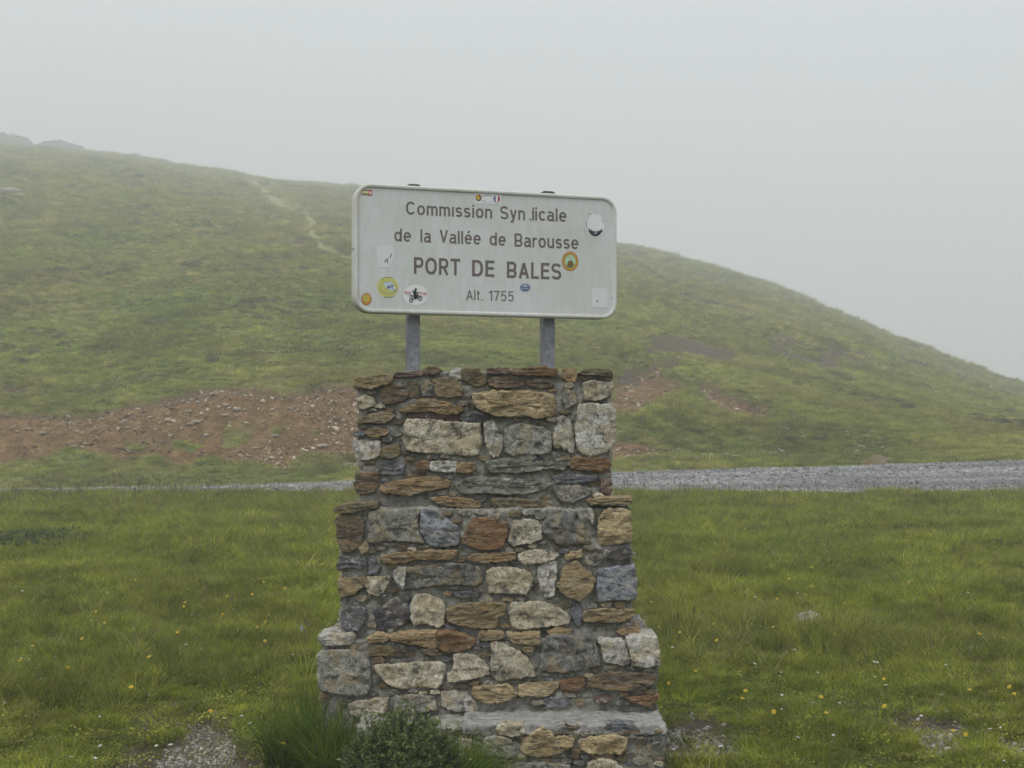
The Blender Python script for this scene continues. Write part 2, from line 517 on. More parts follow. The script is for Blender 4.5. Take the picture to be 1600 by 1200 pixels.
# ------------------------------------------------------------ haze
hv = NT('haze')
pv = hv.n('ShaderNodeVolumePrincipled')
pv.inputs['Color'].default_value = (0.885, 0.893, 0.905, 1)
pv.inputs['Density'].default_value = 0.0035
pv.inputs['Anisotropy'].default_value = 0.1
hv.l(pv.outputs[0], hv.out.inputs['Volume'])
x0, x1, y0, y1, z0, z1 = -496, 496, -54, 560, -1.6, 124.0
hz = mobj('haze', [(x0, y0, z0), (x1, y0, z0), (x1, y1, z0), (x0, y1, z0), (x0, y0, z1), (x1, y0, z1), (x1, y1, z1), (x0, y1, z1)],
          [(3, 2, 1, 0), (4, 5, 6, 7), (0, 1, 5, 4), (1, 2, 6, 5), (2, 3, 7, 6), (3, 0, 4, 7)], hv.m)
tag(hz, 'pale mountain fog filling the air over the pass', 'fog', kind='stuff')

# ------------------------------------------------------------ scatter by geometry nodes
def scatter(name, P, rotz, scl, idx, protos, label, cat, tilt=0.0, kind='stuff', zsc=None):
    n = len(P)
    me = bpy.data.meshes.new(name)
    me.vertices.add(n); me.vertices.foreach_set('co', P.astype(np.float32).ravel())
    rot = np.zeros((n, 3), np.float32)
    rot[:, 2] = rotz
    rot[:, 0] = RNG.normal(0, 1, n) * tilt; rot[:, 1] = RNG.normal(0, 1, n) * tilt
    a = me.attributes.new('rot', 'FLOAT_VECTOR', 'POINT'); a.data.foreach_set('vector', rot.ravel())
    s3 = np.stack([scl, scl, scl if zsc is None else zsc], -1).astype(np.float32)
    a = me.attributes.new('scl', 'FLOAT_VECTOR', 'POINT'); a.data.foreach_set('vector', s3.ravel())
    a = me.attributes.new('idx', 'INT', 'POINT'); a.data.foreach_set('value', idx.astype(np.int32))
    o = bpy.data.objects.new(name, me); COL.objects.link(o)
    g = bpy.data.node_groups.new(name + '_nodes', 'GeometryNodeTree')
    g.interface.new_socket('Geometry', in_out='INPUT', socket_type='NodeSocketGeometry')
    g.interface.new_socket('Geometry', in_out='OUTPUT', socket_type='NodeSocketGeometry')
    N = g.nodes
    gi = N.new('NodeGroupInput'); go_ = N.new('NodeGroupOutput')
    ip = N.new('GeometryNodeInstanceOnPoints')
    join = N.new('GeometryNodeJoinGeometry')
    for p in protos:
        oi = N.new('GeometryNodeObjectInfo'); oi.inputs[0].default_value = p; oi.transform_space = 'ORIGINAL'
        oi.inputs['As Instance'].default_value = True
        g.links.new(oi.outputs['Geometry'], join.inputs[0])
    g.links.new(gi.outputs[0], ip.inputs['Points']); g.links.new(join.outputs[0], ip.inputs['Instance'])
    ip.inputs['Pick Instance'].default_value = True
    for nm, dt, sock in (('rot', 'FLOAT_VECTOR', 'Rotation'), ('scl', 'FLOAT_VECTOR', 'Scale'), ('idx', 'INT', 'Instance Index')):
        na = N.new('GeometryNodeInputNamedAttribute'); na.data_type = dt; na.inputs[0].default_value = nm
        g.links.new(na.outputs[0], ip.inputs[sock])
    g.links.new(ip.outputs[0], go_.inputs[0])
    md = o.modifiers.new('scatter', 'NODES'); md.node_group = g
    return tag(o, label, cat, kind=kind)

def blade_clump(name, n, rad, hmin, hmax, wid, lean, mat, seed, segs=3, droop=0.5, heads=0.0, mat2=None):
    r = np.random.default_rng(seed)
    V = []; Fc = []; T = []; MI = []
    for _ in range(n):
        a = r.uniform(0, 2 * math.pi); rr = rad * math.sqrt(r.uniform())
        bx, by = rr * math.cos(a), rr * math.sin(a)
        h = r.uniform(hmin, hmax); wd = wid * r.uniform(0.6, 1.2)
        la = a + r.normal(0, 0.9); l = abs(r.normal(lean, lean * 0.5))
        fa = r.uniform(0, math.pi)
        wx, wy = math.cos(fa), math.sin(fa)
        b0 = len(V)
        isd = mat2 is not None and r.uniform() < 0.2
        for k in range(segs):
            t = k / segs
            off = h * (l * t + droop * l * t * t * 1.5)
            z = h * (t - 0.35 * l * t * t)
            ww = wd * (1 - t ** 1.6) * 0.5
            cx, cy = bx + off * math.cos(la), by + off * math.sin(la)
            V += [(cx - wx * ww, cy - wy * ww, z), (cx + wx * ww, cy + wy * ww, z)]; T += [t, t]
        off = h * (l + droop * l * 1.5); z = h * (1 - 0.35 * l)
        V.append((bx + off * math.cos(la), by + off * math.sin(la), z)); T.append(1.0)
        for k in range(segs - 1):
            i = b0 + 2 * k
            Fc.append((i, i + 1, i + 3, i + 2)); MI.append(1 if isd else 0)
        i = b0 + 2 * (segs - 1)
        Fc.append((i, i + 1, i + 2)); MI.append(1 if isd else 0)
    ms = [mat] + ([mat2] if mat2 is not None else [])
    o = mobj(name, V, Fc, ms, smoothf=True, midx=MI, link=False)
    at_ = o.data.attributes.new('tip', 'FLOAT', 'POINT'); at_.data.foreach_set('value', np.array(T, np.float32))
    return o

def stalk_clump(name, n, rad, hmin, hmax, mat, mathead, seed):
    r = np.random.default_rng(seed)
    V = []; Fc = []; MI = []
    for _ in range(n):
        bx, by = r.normal(0, rad, 2); h = r.uniform(hmin, hmax)
        lx, ly = r.normal(0, 0.18, 2) * h
        wd = 0.0012
        for ang in (r.uniform(0, 3.14),):
            for da in (0, 1.57):
                wx, wy = math.cos(ang + da), math.sin(ang + da)
                b0 = len(V)
                for t, ww in ((0, wd), (0.5, wd), (0.80, wd), (0.83, 0.004), (0.92, 0.005), (1.0, 0.0008)):
                    cx = bx + lx * t * t; cy = by + ly * t * t
                    V += [(cx - wx * ww, cy - wy * ww, h * t), (cx + wx * ww, cy + wy * ww, h * t)]
                for k in range(5):
                    i = b0 + 2 * k; Fc.append((i, i + 1, i + 3, i + 2)); MI.append(1 if k >= 2 else 0)
    return mobj(name, V, Fc, [mat, mathead], smoothf=True, midx=MI, link=False)

def leaf_clump(name, n, rad, hmax, size, mat, seed, up=0.5, ratio=0.8):
    r = np.random.default_rng(seed)
    V = []; Fc = []
    for _ in range(n):
        a = r.uniform(0, 2 * math.pi); rr = rad * math.sqrt(r.uniform())
        c = Vector((rr * math.cos(a), rr * math.sin(a), r.uniform(0.15, 1) * hmax))
        nrm = Vector((r.normal(0, up), r.normal(0, up), 1)).normalized()
        t = nrm.orthogonal().normalized(); t.rotate(Matrix.Rotation(r.uniform(0, 6.28), 3, nrm))
        b = nrm.cross(t); s = size * r.uniform(0.6, 1.2)
        i = len(V)
        V += [c, c + t * s * 0.5 + b * s * 0.38 * ratio - nrm * 0.1 * s, c + t * s, c + t * s * 0.5 - b * s * 0.38 * ratio - nrm * 0.1 * s]
        Fc.append((i, i + 1, i + 2, i + 3))
    o = mobj(name, V, Fc, mat, smoothf=False, link=False)
    at_ = o.data.attributes.new('tip', 'FLOAT', 'POINT'); at_.data.foreach_set('value', RNG.uniform(0, 1, len(V)).astype(np.float32))
    return o

def rock_proto(name, mat, seed, flat=0.55, sub=8):
    r = np.random.default_rng(seed)
    V = []; Fc = []
    nr, ns = 4, sub
    sc = np.array([1, r.uniform(0.6, 0.9), flat * r.uniform(0.7, 1.2)]) * 0.5
    V.append((0, 0, sc[2]))
    for i in range(1, nr):
        th = math.pi * i / nr
        for j in range(ns):
            ph = 2 * math.pi * j / ns + 0.3 * i
            k = r.uniform(0.75, 1.15)
            V.append((math.sin(th) * math.cos(ph) * sc[0] * k, math.sin(th) * math.sin(ph) * sc[1] * k, math.cos(th) * sc[2] * k))
    V.append((0, 0, -sc[2]))
    for j in range(ns): Fc.append((0, 1 + j, 1 + (j + 1) % ns))
    for i in range(nr - 2):
        for j in range(ns):
            a = 1 + i * ns + j; b = 1 + i * ns + (j + 1) % ns
            Fc.append((a, a + ns, b + ns, b))
    e = len(V) - 1; s = 1 + (nr - 2) * ns
    for j in range(ns): Fc.append((e, s + (j + 1) % ns, s + j))
    return mobj(name, V, Fc, mat, link=False)

G1 = foliage_mat('grass_blades', (0.235, 0.320, 0.026), (0.120, 0.205, 0.018), (0.380, 0.390, 0.050), 0.45, trans=0.45)
G2 = foliage_mat('grass_long', (0.190, 0.255, 0.025), (0.095, 0.165, 0.016), (0.340, 0.330, 0.060), 0.5, trans=0.45)
GDRY = foliage_mat('grass_dry', (0.30, 0.26, 0.12), (0.22, 0.20, 0.08), (0.42, 0.38, 0.20), 1.2)
GCLO = foliage_mat('low_leaves', (0.23, 0.30, 0.035), (0.13, 0.20, 0.028), (0.37, 0.35, 0.06), 1.0, trans=0.35)
GHILL = foliage_mat('hill_grass', (0.330, 0.400, 0.045), (0.205, 0.300, 0.034), (0.440, 0.390, 0.125), 0.085, trans=0.4, vary=0.25, fine=1.1, deep=0.55)
GHEAD = plain('seed_heads', (0.13, 0.095, 0.075), 0.9)
GSTALK = plain('stalks', (0.13, 0.12, 0.05), 0.8)
GDARK = foliage_mat('tussock_grass', (0.14, 0.24, 0.030), (0.08, 0.165, 0.02), (0.27, 0.32, 0.06), 3.0, trans=0.4)

short_p = [blade_clump('grass_clump', 46, 0.075, 0.025, 0.075, 0.0042, 0.55, G1, 10 + i, 3, 0.6, mat2=GDRY if i == 3 else None) for i in range(4)]
long_p = [blade_clump('grass_clump', 34, 0.06, 0.07, 0.20, 0.0048, 0.42, G2, 20 + i, 4, 0.9, mat2=GDRY if i == 0 else None) for i in range(4)]
clo_p = [leaf_clump('leaf_clump', 46, 0.07, 0.035, 0.015, GCLO, 30 + i) for i in range(3)]
dry_p = [blade_clump('dry_clump', 7, 0.05, 0.08, 0.24, 0.003, 0.7, GDRY, 40 + i, 4, 0.7) for i in range(3)]
stalk_p = [stalk_clump('stalk_clump', 5, 0.07, 0.2, 0.42, GSTALK, GHEAD, 50 + i) for i in range(3)]
hill_p = [blade_clump('hill_clump', 60, 0.22, 0.09, 0.26, 0.022, 0.45, GHILL, 60 + i, 3, 0.7, mat2=None if i else GDRY) for i in range(4)]

def inside_pillar(X, Y):
    return ((X > -1.0) & (X < 0.76) & (Y > 6.62) & (Y < 7.75)) | ((X > -0.78) & (X < 0.74) & (Y > 6.36) & (Y < 7.7))

def field_points(k, ulim=0.64, y0=4.6, y1=28.3):
    """density falls off as 1/Y"""
    n = int(k * 2 * ulim * (y1 - y0))
    Y = RNG.uniform(y0, y1, n); X = RNG.uniform(-ulim, ulim, n) * Y
    Y = np.minimum(Y, ynear(X) - 0.05)
    g, m, z = field_masks(X, Y)
    ok = ~inside_pillar(X, Y)
    return X[ok], Y[ok], g[ok], m[ok]

def mk(X, Y, off=0.0):
    return np.stack([X, Y, field_height(X, Y) - off], -1)

# short turf everywhere
X, Y, g, m = field_points(3600)
tall = smooth(-0.15, 0.45, fbm(X * 0.55, Y * 0.4, 3, 101))
worn = np.clip(g * 1.3 + m * 0.92, 0, 1)
keep = RNG.uniform(0, 1, len(X)) > worn * 0.95 - 0.2 * (fbm(X * 4, Y * 4, 3, 105) > 0.15)
X, Y, worn, tall = X[keep], Y[keep], worn[keep], tall[keep]
near = 1 - smooth(8.0, 11.0, Y)
s = RNG.uniform(0.7, 1.35, len(X)) * (1 - 0.35 * near) * np.clip(Y / 11, 1.0, 1.6) * (0.75 + 0.75 * smooth(-0.35, 0.45, fbm(X * 2.6, Y * 1.9, 3, 103)))
scatter('turf', mk(X, Y, 0.004), RNG.uniform(0, 6.28, len(X)), s, RNG.integers(0, 4, len(X)), short_p, 'short green turf covering the meadow around the stone pillar', 'grass', 0.15)
# long waving grass in drifts
X, Y, g, m = field_points(2600)
drift = fbm(X * 0.6, Y * 0.38, 4, 111)
pr = np.clip(0.34 + 1.1 * drift, 0.03, 1) * smooth(7.6, 10.5, Y + 0.8 * fbm(X * 0.8, Y * 0.8, 2, 113)) * (1 - np.clip(g + m, 0, 1))
keep = RNG.uniform(0, 1, len(X)) < pr
X, Y, drift = X[keep], Y[keep], drift[keep]
s = 0.82 * RNG.uniform(0.55, 1.15, len(X)) * (0.85 + 0.5 * smooth(0, 0.5, drift)) * (0.7 + 0.75 * smooth(-0.3, 0.4, fbm(X * 2.2, Y * 1.5, 3, 117))) * np.clip(Y / 16, 0.9, 1.25)
wind = RNG.normal(0.6, 0.9, len(X))
scatter('tall_grass', mk(X, Y, 0.006), wind, s, RNG.integers(0, 4, len(X)), long_p, 'longer dark green grass growing in drifts across the meadow', 'grass', 0.2)
# low leaves
X, Y, g, m = field_points(1100)
keep = (RNG.uniform(0, 1, len(X)) < (0.25 + 0.75 * (1 - smooth(8, 12, Y))) * np.clip(0.55 + 0.9 * fbm(X * 1.1, Y * 1.1, 3, 121), 0, 1)) & (RNG.uniform(0, 1, len(X)) > g * 0.95)
X, Y = X[keep], Y[keep]
scatter('clover', mk(X, Y, 0.0), RNG.uniform(0, 6.28, len(X)), RNG.uniform(0.7, 1.5, len(X)), RNG.integers(0, 3, len(X)), clo_p, 'low clover leaves matted between the grass blades', 'ground cover', 0.1)
# straw
X, Y, g, m = field_points(170)
keep = fbm(X * 0.8, Y * 0.6, 3, 131) > -0.1
X, Y = X[keep], Y[keep]
scatter('straw', mk(X, Y, 0.0), RNG.uniform(0, 6.28, len(X)), RNG.uniform(0.6, 1.2, len(X)), RNG.integers(0, 3, len(X)), dry_p, 'pale dry straw blades scattered through the green meadow', 'grass', 0.25)
# seed stalks, thick along the crest by the road
X, Y, g, m = field_points(170)
keep = RNG.uniform(0, 1, len(X)) < (0.012 + 1.0 * smooth(20, 27, Y) * np.clip(0.6 - 0.5 * np.sign(X + 4) * 0.5 + 0.5 * fbm(X * 0.3, Y * 0, 2, 141), 0.1, 1))
keep &= Y > 9
X, Y = X[keep], Y[keep]
scatter('seed_stalks', mk(X, Y, 0.0), RNG.uniform(0, 6.28, len(X)), RNG.uniform(0.7, 1.15, len(X)), RNG.integers(0, 3, len(X)), stalk_p, 'thin dark seed stalks standing above the grass near the road', 'grass', 0.1)

# hill grass
def hill_points(n, ulim=0.68, c=1.0):
    u = RNG.uniform(-ulim, ulim, n)
    px = 800 + F * u
    rd = np.interp(px, RGD_PX, RGD) + 1.5
    q = RNG.uniform(0, 1, n)
    Y = 36.2 * (rd / 36.2) ** q
    X = u * Y
    Y = np.maximum(Y, yfar(X) + 0.05)
    return X, Y
X, Y = hill_points(205000)
mk_h = hill_masks(X, Y)
z = hill_height(X, Y, mk_h)
e, d, p, _ = mk_h
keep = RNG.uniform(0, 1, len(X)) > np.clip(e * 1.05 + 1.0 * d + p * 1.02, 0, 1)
X, Y, z, d, e = X[keep], Y[keep], z[keep], d[keep], e[keep]
tuft = fbm(X * 0.28, Y * 0.2, 4, 151)
s = RNG.uniform(0.55, 1.1, len(X)) * (0.8 + 0.6 * smooth(-0.2, 0.5, tuft)) * np.clip(Y / 75, 0.75, 3.2)
s *= 1 - 0.35 * (1 - smooth(36, 38.5, Y))
scatter('hill_grass', np.stack([X, Y, z - 0.02], -1), RNG.uniform(0, 6.28, len(X)), s, RNG.integers(0, 4, len(X)), hill_p, 'tussocky green grass covering the foggy hillside beyond the road', 'grass', 0.12)

GBIL = foliage_mat('hill_shrubs', (0.10, 0.145, 0.035), (0.07, 0.10, 0.03), (0.16, 0.13, 0.085), 0.2, trans=0.3, fine=1.5)
bil_p = [leaf_clump('bilberry_clump', 150, 0.32, 0.24, 0.07, GBIL, 70 + i, up=0.9) for i in range(3)]
X, Y = hill_points(35000)
mk_h = hill_masks(X, Y); z = hill_height(X, Y, mk_h); e, d, p, _ = mk_h
nz_ = fbm(X * 0.22, Y * 0.15, 5, 157)
keep = (RNG.uniform(0, 1, len(X)) < np.clip((nz_ - 0.16) * 3, 0.0, 0.5) - d * 0.6) & (e < 0.4) & (p < 0.2) & (Y > 38.5)
X, Y, z = X[keep], Y[keep], z[keep]
scatter('bilberry', np.stack([X, Y, z], -1), RNG.uniform(0, 6.28, len(X)), RNG.uniform(0.5, 1.2, len(X)) * np.clip(Y / 80, 0.7, 3.0), RNG.integers(0, 3, len(X)), bil_p, 'low dark clumps of bilberry and rush on the hillside', 'ground cover', 0.1)

# ------------------------------------------------------------ loose stone: road, scree, worn patches
def mat_pebble(name, a, b, c):
    t = NT(name)
    rnd = t.n('ShaderNodeObjectInfo').outputs['Random']
    col = t.ramp(rnd, [(0, a), (0.5, b), (1, c)])
    n = t.noise(60, 3, t.pos()); n2 = t.noise(0.5, 5, t.mapping(t.pos(), (0.4, 1.9, 1)), 0.6)
    col = t.mix(1.0, col, t.ramp(n, [(0.3, 0.75), (0.7, 1.15)]), 'MULTIPLY')
    col = t.mix(1.0, col, t.ramp(n2, [(0.40, 0.6), (0.5, 0.9), (0.60, 1.1)]), 'MULTIPLY')
    return t.done(t.pbr(col, 0.9, spec=0.2))
MP_ROAD = mat_pebble('road_chippings', (0.10, 0.10, 0.10), (0.23, 0.228, 0.22), (0.48, 0.47, 0.45))
MP_SCREE = mat_pebble('scree_stone', (0.19, 0.11, 0.055), (0.32, 0.235, 0.14), (0.52, 0.45, 0.34))
MP_PATCH = mat_pebble('path_gravel', (0.10, 0.085, 0.065), (0.22, 0.20, 0.165), (0.42, 0.40, 0.36))
rp = [rock_proto('pebble', MP_ROAD, 200 + i) for i in range(4)]
sp = [rock_proto('scree_chip', MP_SCREE, 210 + i, 0.45, 6) for i in range(5)]
gp = [rock_proto('gravel_chip', MP_PATCH, 220 + i, 0.6, 6) for i in range(4)]

n = 22000
T = RNG.uniform(0, 1, n); u = RNG.uniform(-0.66, 0.66, n)
Y = YN + (YF - YN) * T; X = u * Y
Y = ynear(X) + (yfar(X) - ynear(X)) * (T * 1.02 - 0.01)
s = 0.018 + 0.03 * RNG.uniform(0, 1, n) ** 3 + 0.05 * (RNG.uniform(0, 1, n) > 0.985)
ruts = 0.5 + 0.5 * fbm(X * 0.15, Y * 1.5, 3, 161)
s *= 0.7 + 0.7 * ruts
scatter('road_gravel', np.stack([X, Y, road_height(X, Y) + s * 0.1], -1), RNG.uniform(0, 6.28, n), s * 1.6, RNG.integers(0, 4, n), rp, 'loose grey gravel covering the mountain road', 'gravel', 0.3)

n = 330000
Y = RNG.uniform(36.5, 60, n); X = RNG.uniform(-0.68, 0.4, n) * Y
mh = hill_masks(X, Y); px, py = proj(X, Y, mh[3])
rocky = 1.2 * smooth(300, 380, px) * (1 - smooth(700, 760, px)) + 0.40 - 0.1 * smooth(940, 960, px)
rocky *= np.clip(0.6 + 1.8 * fbm(X * 0.6, Y * 0.9, 4, 171), 0.05, 1.6)
keep = (mh[0] > 0.55) & (RNG.uniform(0, 1, n) < rocky)
X, Y = X[keep], Y[keep]; z = hill_height(X, Y, tuple(a[keep] for a in mh))
s = 0.025 + 0.13 * RNG.uniform(0, 1, len(X)) ** 7
scatter('scree', np.stack([X, Y, z + s * 0.12], -1), RNG.uniform(0, 6.28, len(X)), s * 1.35, RNG.integers(0, 5, len(X)), sp, 'pale broken scree lying on the red earth cutting', 'scree', 0.5)

n = 150000
Y = RNG.uniform(5.2, 8.8, n); X = RNG.uniform(-0.5, 0.5, n) * Y
g, m, z = field_masks(X, Y)
keep = (RNG.uniform(0, 1, n) < np.clip(g * (0.22 + 1.1 * smooth(-0.25, 0.15, fbm(X * 3.5, Y * 3.5, 3, 175))) + m * 0.03, 0, 1)) & ~inside_pillar(X, Y)
X, Y = X[keep], Y[keep]
s = 0.006 + 0.016 * RNG.uniform(0, 1, len(X)) ** 3 + 0.012 * (RNG.uniform(0, 1, len(X)) > 0.993)
s *= np.where(X > 0, 1.3, 0.9)
scatter('gravel_patches', mk(X, Y, -0.003), RNG.uniform(0, 6.28, len(X)), s * 1.5, RNG.integers(0, 4, len(X)), gp, 'grey gravel showing in worn patches of the foreground turf', 'gravel', 0.4)
print('points: scatter done')

# ------------------------------------------------------------ stone pillar
def mat_stone(kind):
    t = NT('stone_' + kind)
    oi = t.n('ShaderNodeObjectInfo')
    tc = t.n('ShaderNodeTexCoord').outputs['Object']
    off = t.n('ShaderNodeCombineXYZ')
    t.l(t.math('MULTIPLY', oi.outputs['Random'], 37.0), off.inputs[0]); t.l(t.math('MULTIPLY', oi.outputs['Random'], 91.0), off.inputs[2])
    base = oi.outputs['Color']
    if kind == 'granite':
        v = t.mapping(tc, (1, 1, 1), loc=off.outputs[0])
        big = t.noise(9, 5, v, 0.6); mid = t.noise(38, 5, v, 0.65); fine = t.noise(260, 3, v, 0.7)
        hgt = t.math('ADD', t.math('MULTIPLY', mid, 0.9), t.math('MULTIPLY', fine, 0.35))
    elif kind == 'schist':
        v = t.mapping(tc, (1, 1, 3.6), rot=(0, 0.12, 0), loc=off.outputs[0])
        big = t.noise(9, 5, v, 0.6, 0.5); mid = t.noise(26, 7, v, 0.7, 0.6); fine = t.noise(150, 4, v, 0.7)
        hgt = t.math('ADD', t.math('MULTIPLY', mid, 1.6), t.math('MULTIPLY', fine, 0.35))
    else:  # slate
        v = t.mapping(tc, (1, 1, 1.8), rot=(0, 0.3, 0), loc=off.outputs[0])
        big = t.noise(8, 4, v, 0.55); mid = t.noise(30, 4, v, 0.55, 1.0); fine = t.noise(200, 3, v, 0.6)
        hgt = t.math('ADD', t.math('MULTIPLY', mid, 0.8), t.math('MULTIPLY', fine, 0.15))
    dark = t.mix(1.0, base, (0.50, 0.48, 0.46), 'MULTIPLY')
    col = t.mix(t.ramp(mid, [(0.40, 1.0), (0.56, 0.0)]), base, dark)
    # iron staining and pale lichen, each in patches of its own
    st = {'granite': ((0.36, 0.275, 0.14), 0.5), 'schist': ((0.38, 0.26, 0.115), 0.45), 'slate': ((0.15, 0.12, 0.09), 0.35)}[kind]
    col = t.mix(t.math('MULTIPLY', t.ramp(big, [(0.48, 0.0), (0.58, 1.0)]), st[1]), col, st[0])
    li = t.noise(17, 6, v, 0.7)
    col = t.mix(t.math('MULTIPLY', t.ramp(li, [(0.54, 0.0), (0.62, 1.0)]), 0.6), col, (0.40, 0.385, 0.31))
    dk = t.noise(13, 5, t.mapping(v, (1, 1, 1), rot=(1, 0.4, 0)), 0.7)
    col = t.mix(t.math('MULTIPLY', t.ramp(dk, [(0.56, 0.0), (0.63, 1.0)]), 0.75), col, (0.045, 0.043, 0.042))
    sp_ = t.ramp(fine, [(0.38, 0.4), (0.5, 1.0), (0.62, 1.6)])
    col = t.mix(0.9 if kind == 'granite' else 0.6, col, t.mix(1.0, col, sp_, 'MULTIPLY'))
    nb_ = t.bump(hgt, 1.0, {'granite': 0.014, 'schist': 0.020, 'slate': 0.008}[kind])
    return t.done(t.pbr(col, {'granite': 0.9, 'schist': 0.85, 'slate': 0.7}[kind], nb_, spec=0.25))
MS = {k: mat_stone(k) for k in ('granite', 'schist', 'slate')}
def mat_mortar():
    t = NT('mortar')
    p = t.pos()
    big = t.noise(5, 5, p, 0.6); mid = t.noise(32, 6, p, 0.7); fine = t.noise(230, 3, p, 0.7)
    col = t.ramp(t.math('ADD', t.math('MULTIPLY', big, 0.5), t.math('MULTIPLY', mid, 0.5)), [(0.38, (0.19, 0.184, 0.152)), (0.5, (0.33, 0.322, 0.275)), (0.60, (0.48, 0.47, 0.415))])
    mo = t.noise(11, 5, p, 0.7)
    col = t.mix(t.math('MULTIPLY', t.ramp(mo, [(0.52, 0.0), (0.62, 1.0)]), 0.6), col, (0.075, 0.083, 0.038))
    col = t.mix(0.6, col, t.mix(1.0, col, t.ramp(fine, [(0.38, 0.45), (0.5, 1.0), (0.62, 1.5)]), 'MULTIPLY'))
    h = t.math('ADD', mid, t.math('MULTIPLY', fine, 0.4))
    return t.done(t.pbr(col, 0.95, t.bump(h, 1.0, 0.018), spec=0.15))
M_MORTAR = mat_mortar()

PIL = thing('stone_pillar', 'tall stepped pillar of rough mortared stones carrying the road sign', 'pillar', (-0.1, 7.1, 0))
C = {  # stone colours
    'tan': (0.32, 0.245, 0.135), 'orange': (0.35, 0.245, 0.125), 'rust': (0.23, 0.125, 0.062), 'ochre': (0.52, 0.40, 0.22),
    'pale': (0.36, 0.325, 0.245), 'light': (0.36, 0.35, 0.315), 'grey': (0.20, 0.195, 0.17), 'dgrey': (0.12, 0.118, 0.11),
    'slate': (0.085, 0.088, 0.10), 'black': (0.042, 0.043, 0.05), 'olive': (0.165, 0.14, 0.085), 'brown': (0.165, 0.125, 0.085),
    'maroon': (0.105, 0.062, 0.05), 'white': (0.48, 0.47, 0.42), 'green': (0.125, 0.13, 0.105), 'bluegrey': (0.155, 0.165, 0.185)}
KIND = {'tan': 'schist', 'orange': 'schist', 'rust': 'schist', 'ochre': 'schist', 'pale': 'granite', 'light': 'granite', 'grey': 'granite', 'dgrey': 'granite', 'slate': 'slate', 'black': 'slate', 'olive': 'schist', 'brown': 'schist', 'maroon': 'slate', 'white': 'granite', 'green': 'slate', 'bluegrey': 'slate'}

def stone(poly, frame, col, p=0.028, back=0.06, seed=0, seg=0.009, rough=1.0, parent=None, jag=1.7):
    """poly: outline in face coordinates (metres); frame maps (a, b, outward) to the world"""
    P = [Vector(q) for q in poly]
    area = sum(P[i].x * P[(i + 1) % len(P)].y - P[(i + 1) % len(P)].x * P[i].y for i in range(len(P)))
    if area < 0: P = P[::-1]
    pts = []
    for i in range(len(P)):
        a, b = P[i], P[(i + 1) % len(P)]
        n = max(1, int(round((b - a).length / seg)))
        for k in range(n): pts.append(a.lerp(b, k / n))
    xs_ = [q.x for q in pts]; ys_ = [q.y for q in pts]
    w_, h_ = max(xs_) - min(xs_), max(ys_) - min(ys_)
    c = Vector(((max(xs_) + min(xs_)) / 2, (max(ys_) + min(ys_)) / 2))
    L = max(w_ - h_, h_ - w_, 0) * 0.42
    ax = Vector((1, 0)) if w_ > h_ else Vector((0, 1))
    W = min(w_, h_)
    N = len(pts); out = []
    for i, q in enumerate(pts):
        a, b = pts[i - 1], pts[(i + 1) % N]
        tn = (b - a).normalized(); nr = Vector((tn.y, -tn.x))
        j = 0.0035 * jag * mnoise.noise(Vector((q.x * 70, q.y * 70, seed * 3.1))) + 0.0028 * jag * mnoise.noise(Vector((q.x * 190, q.y * 190, seed * 1.7)))
        out.append(q + nr * (j + 0.0045))
    tiltx = mnoise.noise(Vector((seed * 5.3, 0.2, 1))) * 0.10; tilty = mnoise.noise(Vector((seed * 2.3, 4.2, 1))) * 0.14
    V = []; Fc = []
    rings = [(0.0, None), (0.0, 0.45), (0.010, 0.86), (0.034, 0.98), (0.12, 1.0), (0.28, 1.0), (0.46, 1.0), (0.64, 1.0), (0.82, 1.0)]
    fi = min(1.0, 0.05 / max(W, 0.02))
    for (fr, dp) in rings:
        if fr <= 0.06: fr = min(fr * (1 + 2.0 * fi), 0.3)
        for q in out:
            s = (q - c).dot(ax); s = max(-L, min(L, s)); sp0 = c + ax * s
            r2 = q.lerp(sp0, fr)
            if dp is None: d = -back
            else:
                nn = mnoise.noise(Vector((r2.x * 16, r2.y * 16 * 1.3, seed * 7.7))); n2 = mnoise.noise(Vector((r2.x * 48, r2.y * 60, seed * 4.1)))
                n3 = mnoise.noise(Vector((r2.x * 9 + 5, r2.y * 9, seed * 9.3)))
                d = p * dp + (tiltx * (r2.x - c.x) + tilty * (r2.y - c.y)) * min(1, dp)
                d += rough * dp * (0.011 * nn + 0.007 * n2 + 0.012 * math.floor(n3 * 4) / 4) * min(1.0, W / 0.08 + 0.35)
            V.append((r2.x, r2.y, d))
    V.append((c.x, c.y, p * 1.04))
    nr_ = len(rings)
    for k in range(nr_ - 1):
        for i in range(N):
            a = k * N + i; b = k * N + (i + 1) % N
            Fc.append((a, b, b + N, a + N))
    for i in range(N):
        a = (nr_ - 1) * N + i; b = (nr_ - 1) * N + (i + 1) % N
        Fc.append((a, b, len(V) - 1))
    WV = [frame(*v) for v in V]
    o = mobj('stone', WV, Fc, MS[KIND[col]], parent or PIL)
    sm = [False] * (2 * N) + [True] * (len(Fc) - 2 * N)
    o.data.polygons.foreach_set('use_smooth', np.array(sm))
    cc = [c_ * 0.93 + 0.07 * sum(C[col]) / 3 for c_ in C[col]]; v = random.uniform(1.35, 1.75)
    o.color = (cc[0] * v, cc[1] * v, cc[2] * v, 1)
    return o

def front_frame(Yp):
    return lambda a, b, d: Vector((a, Yp - d, b))

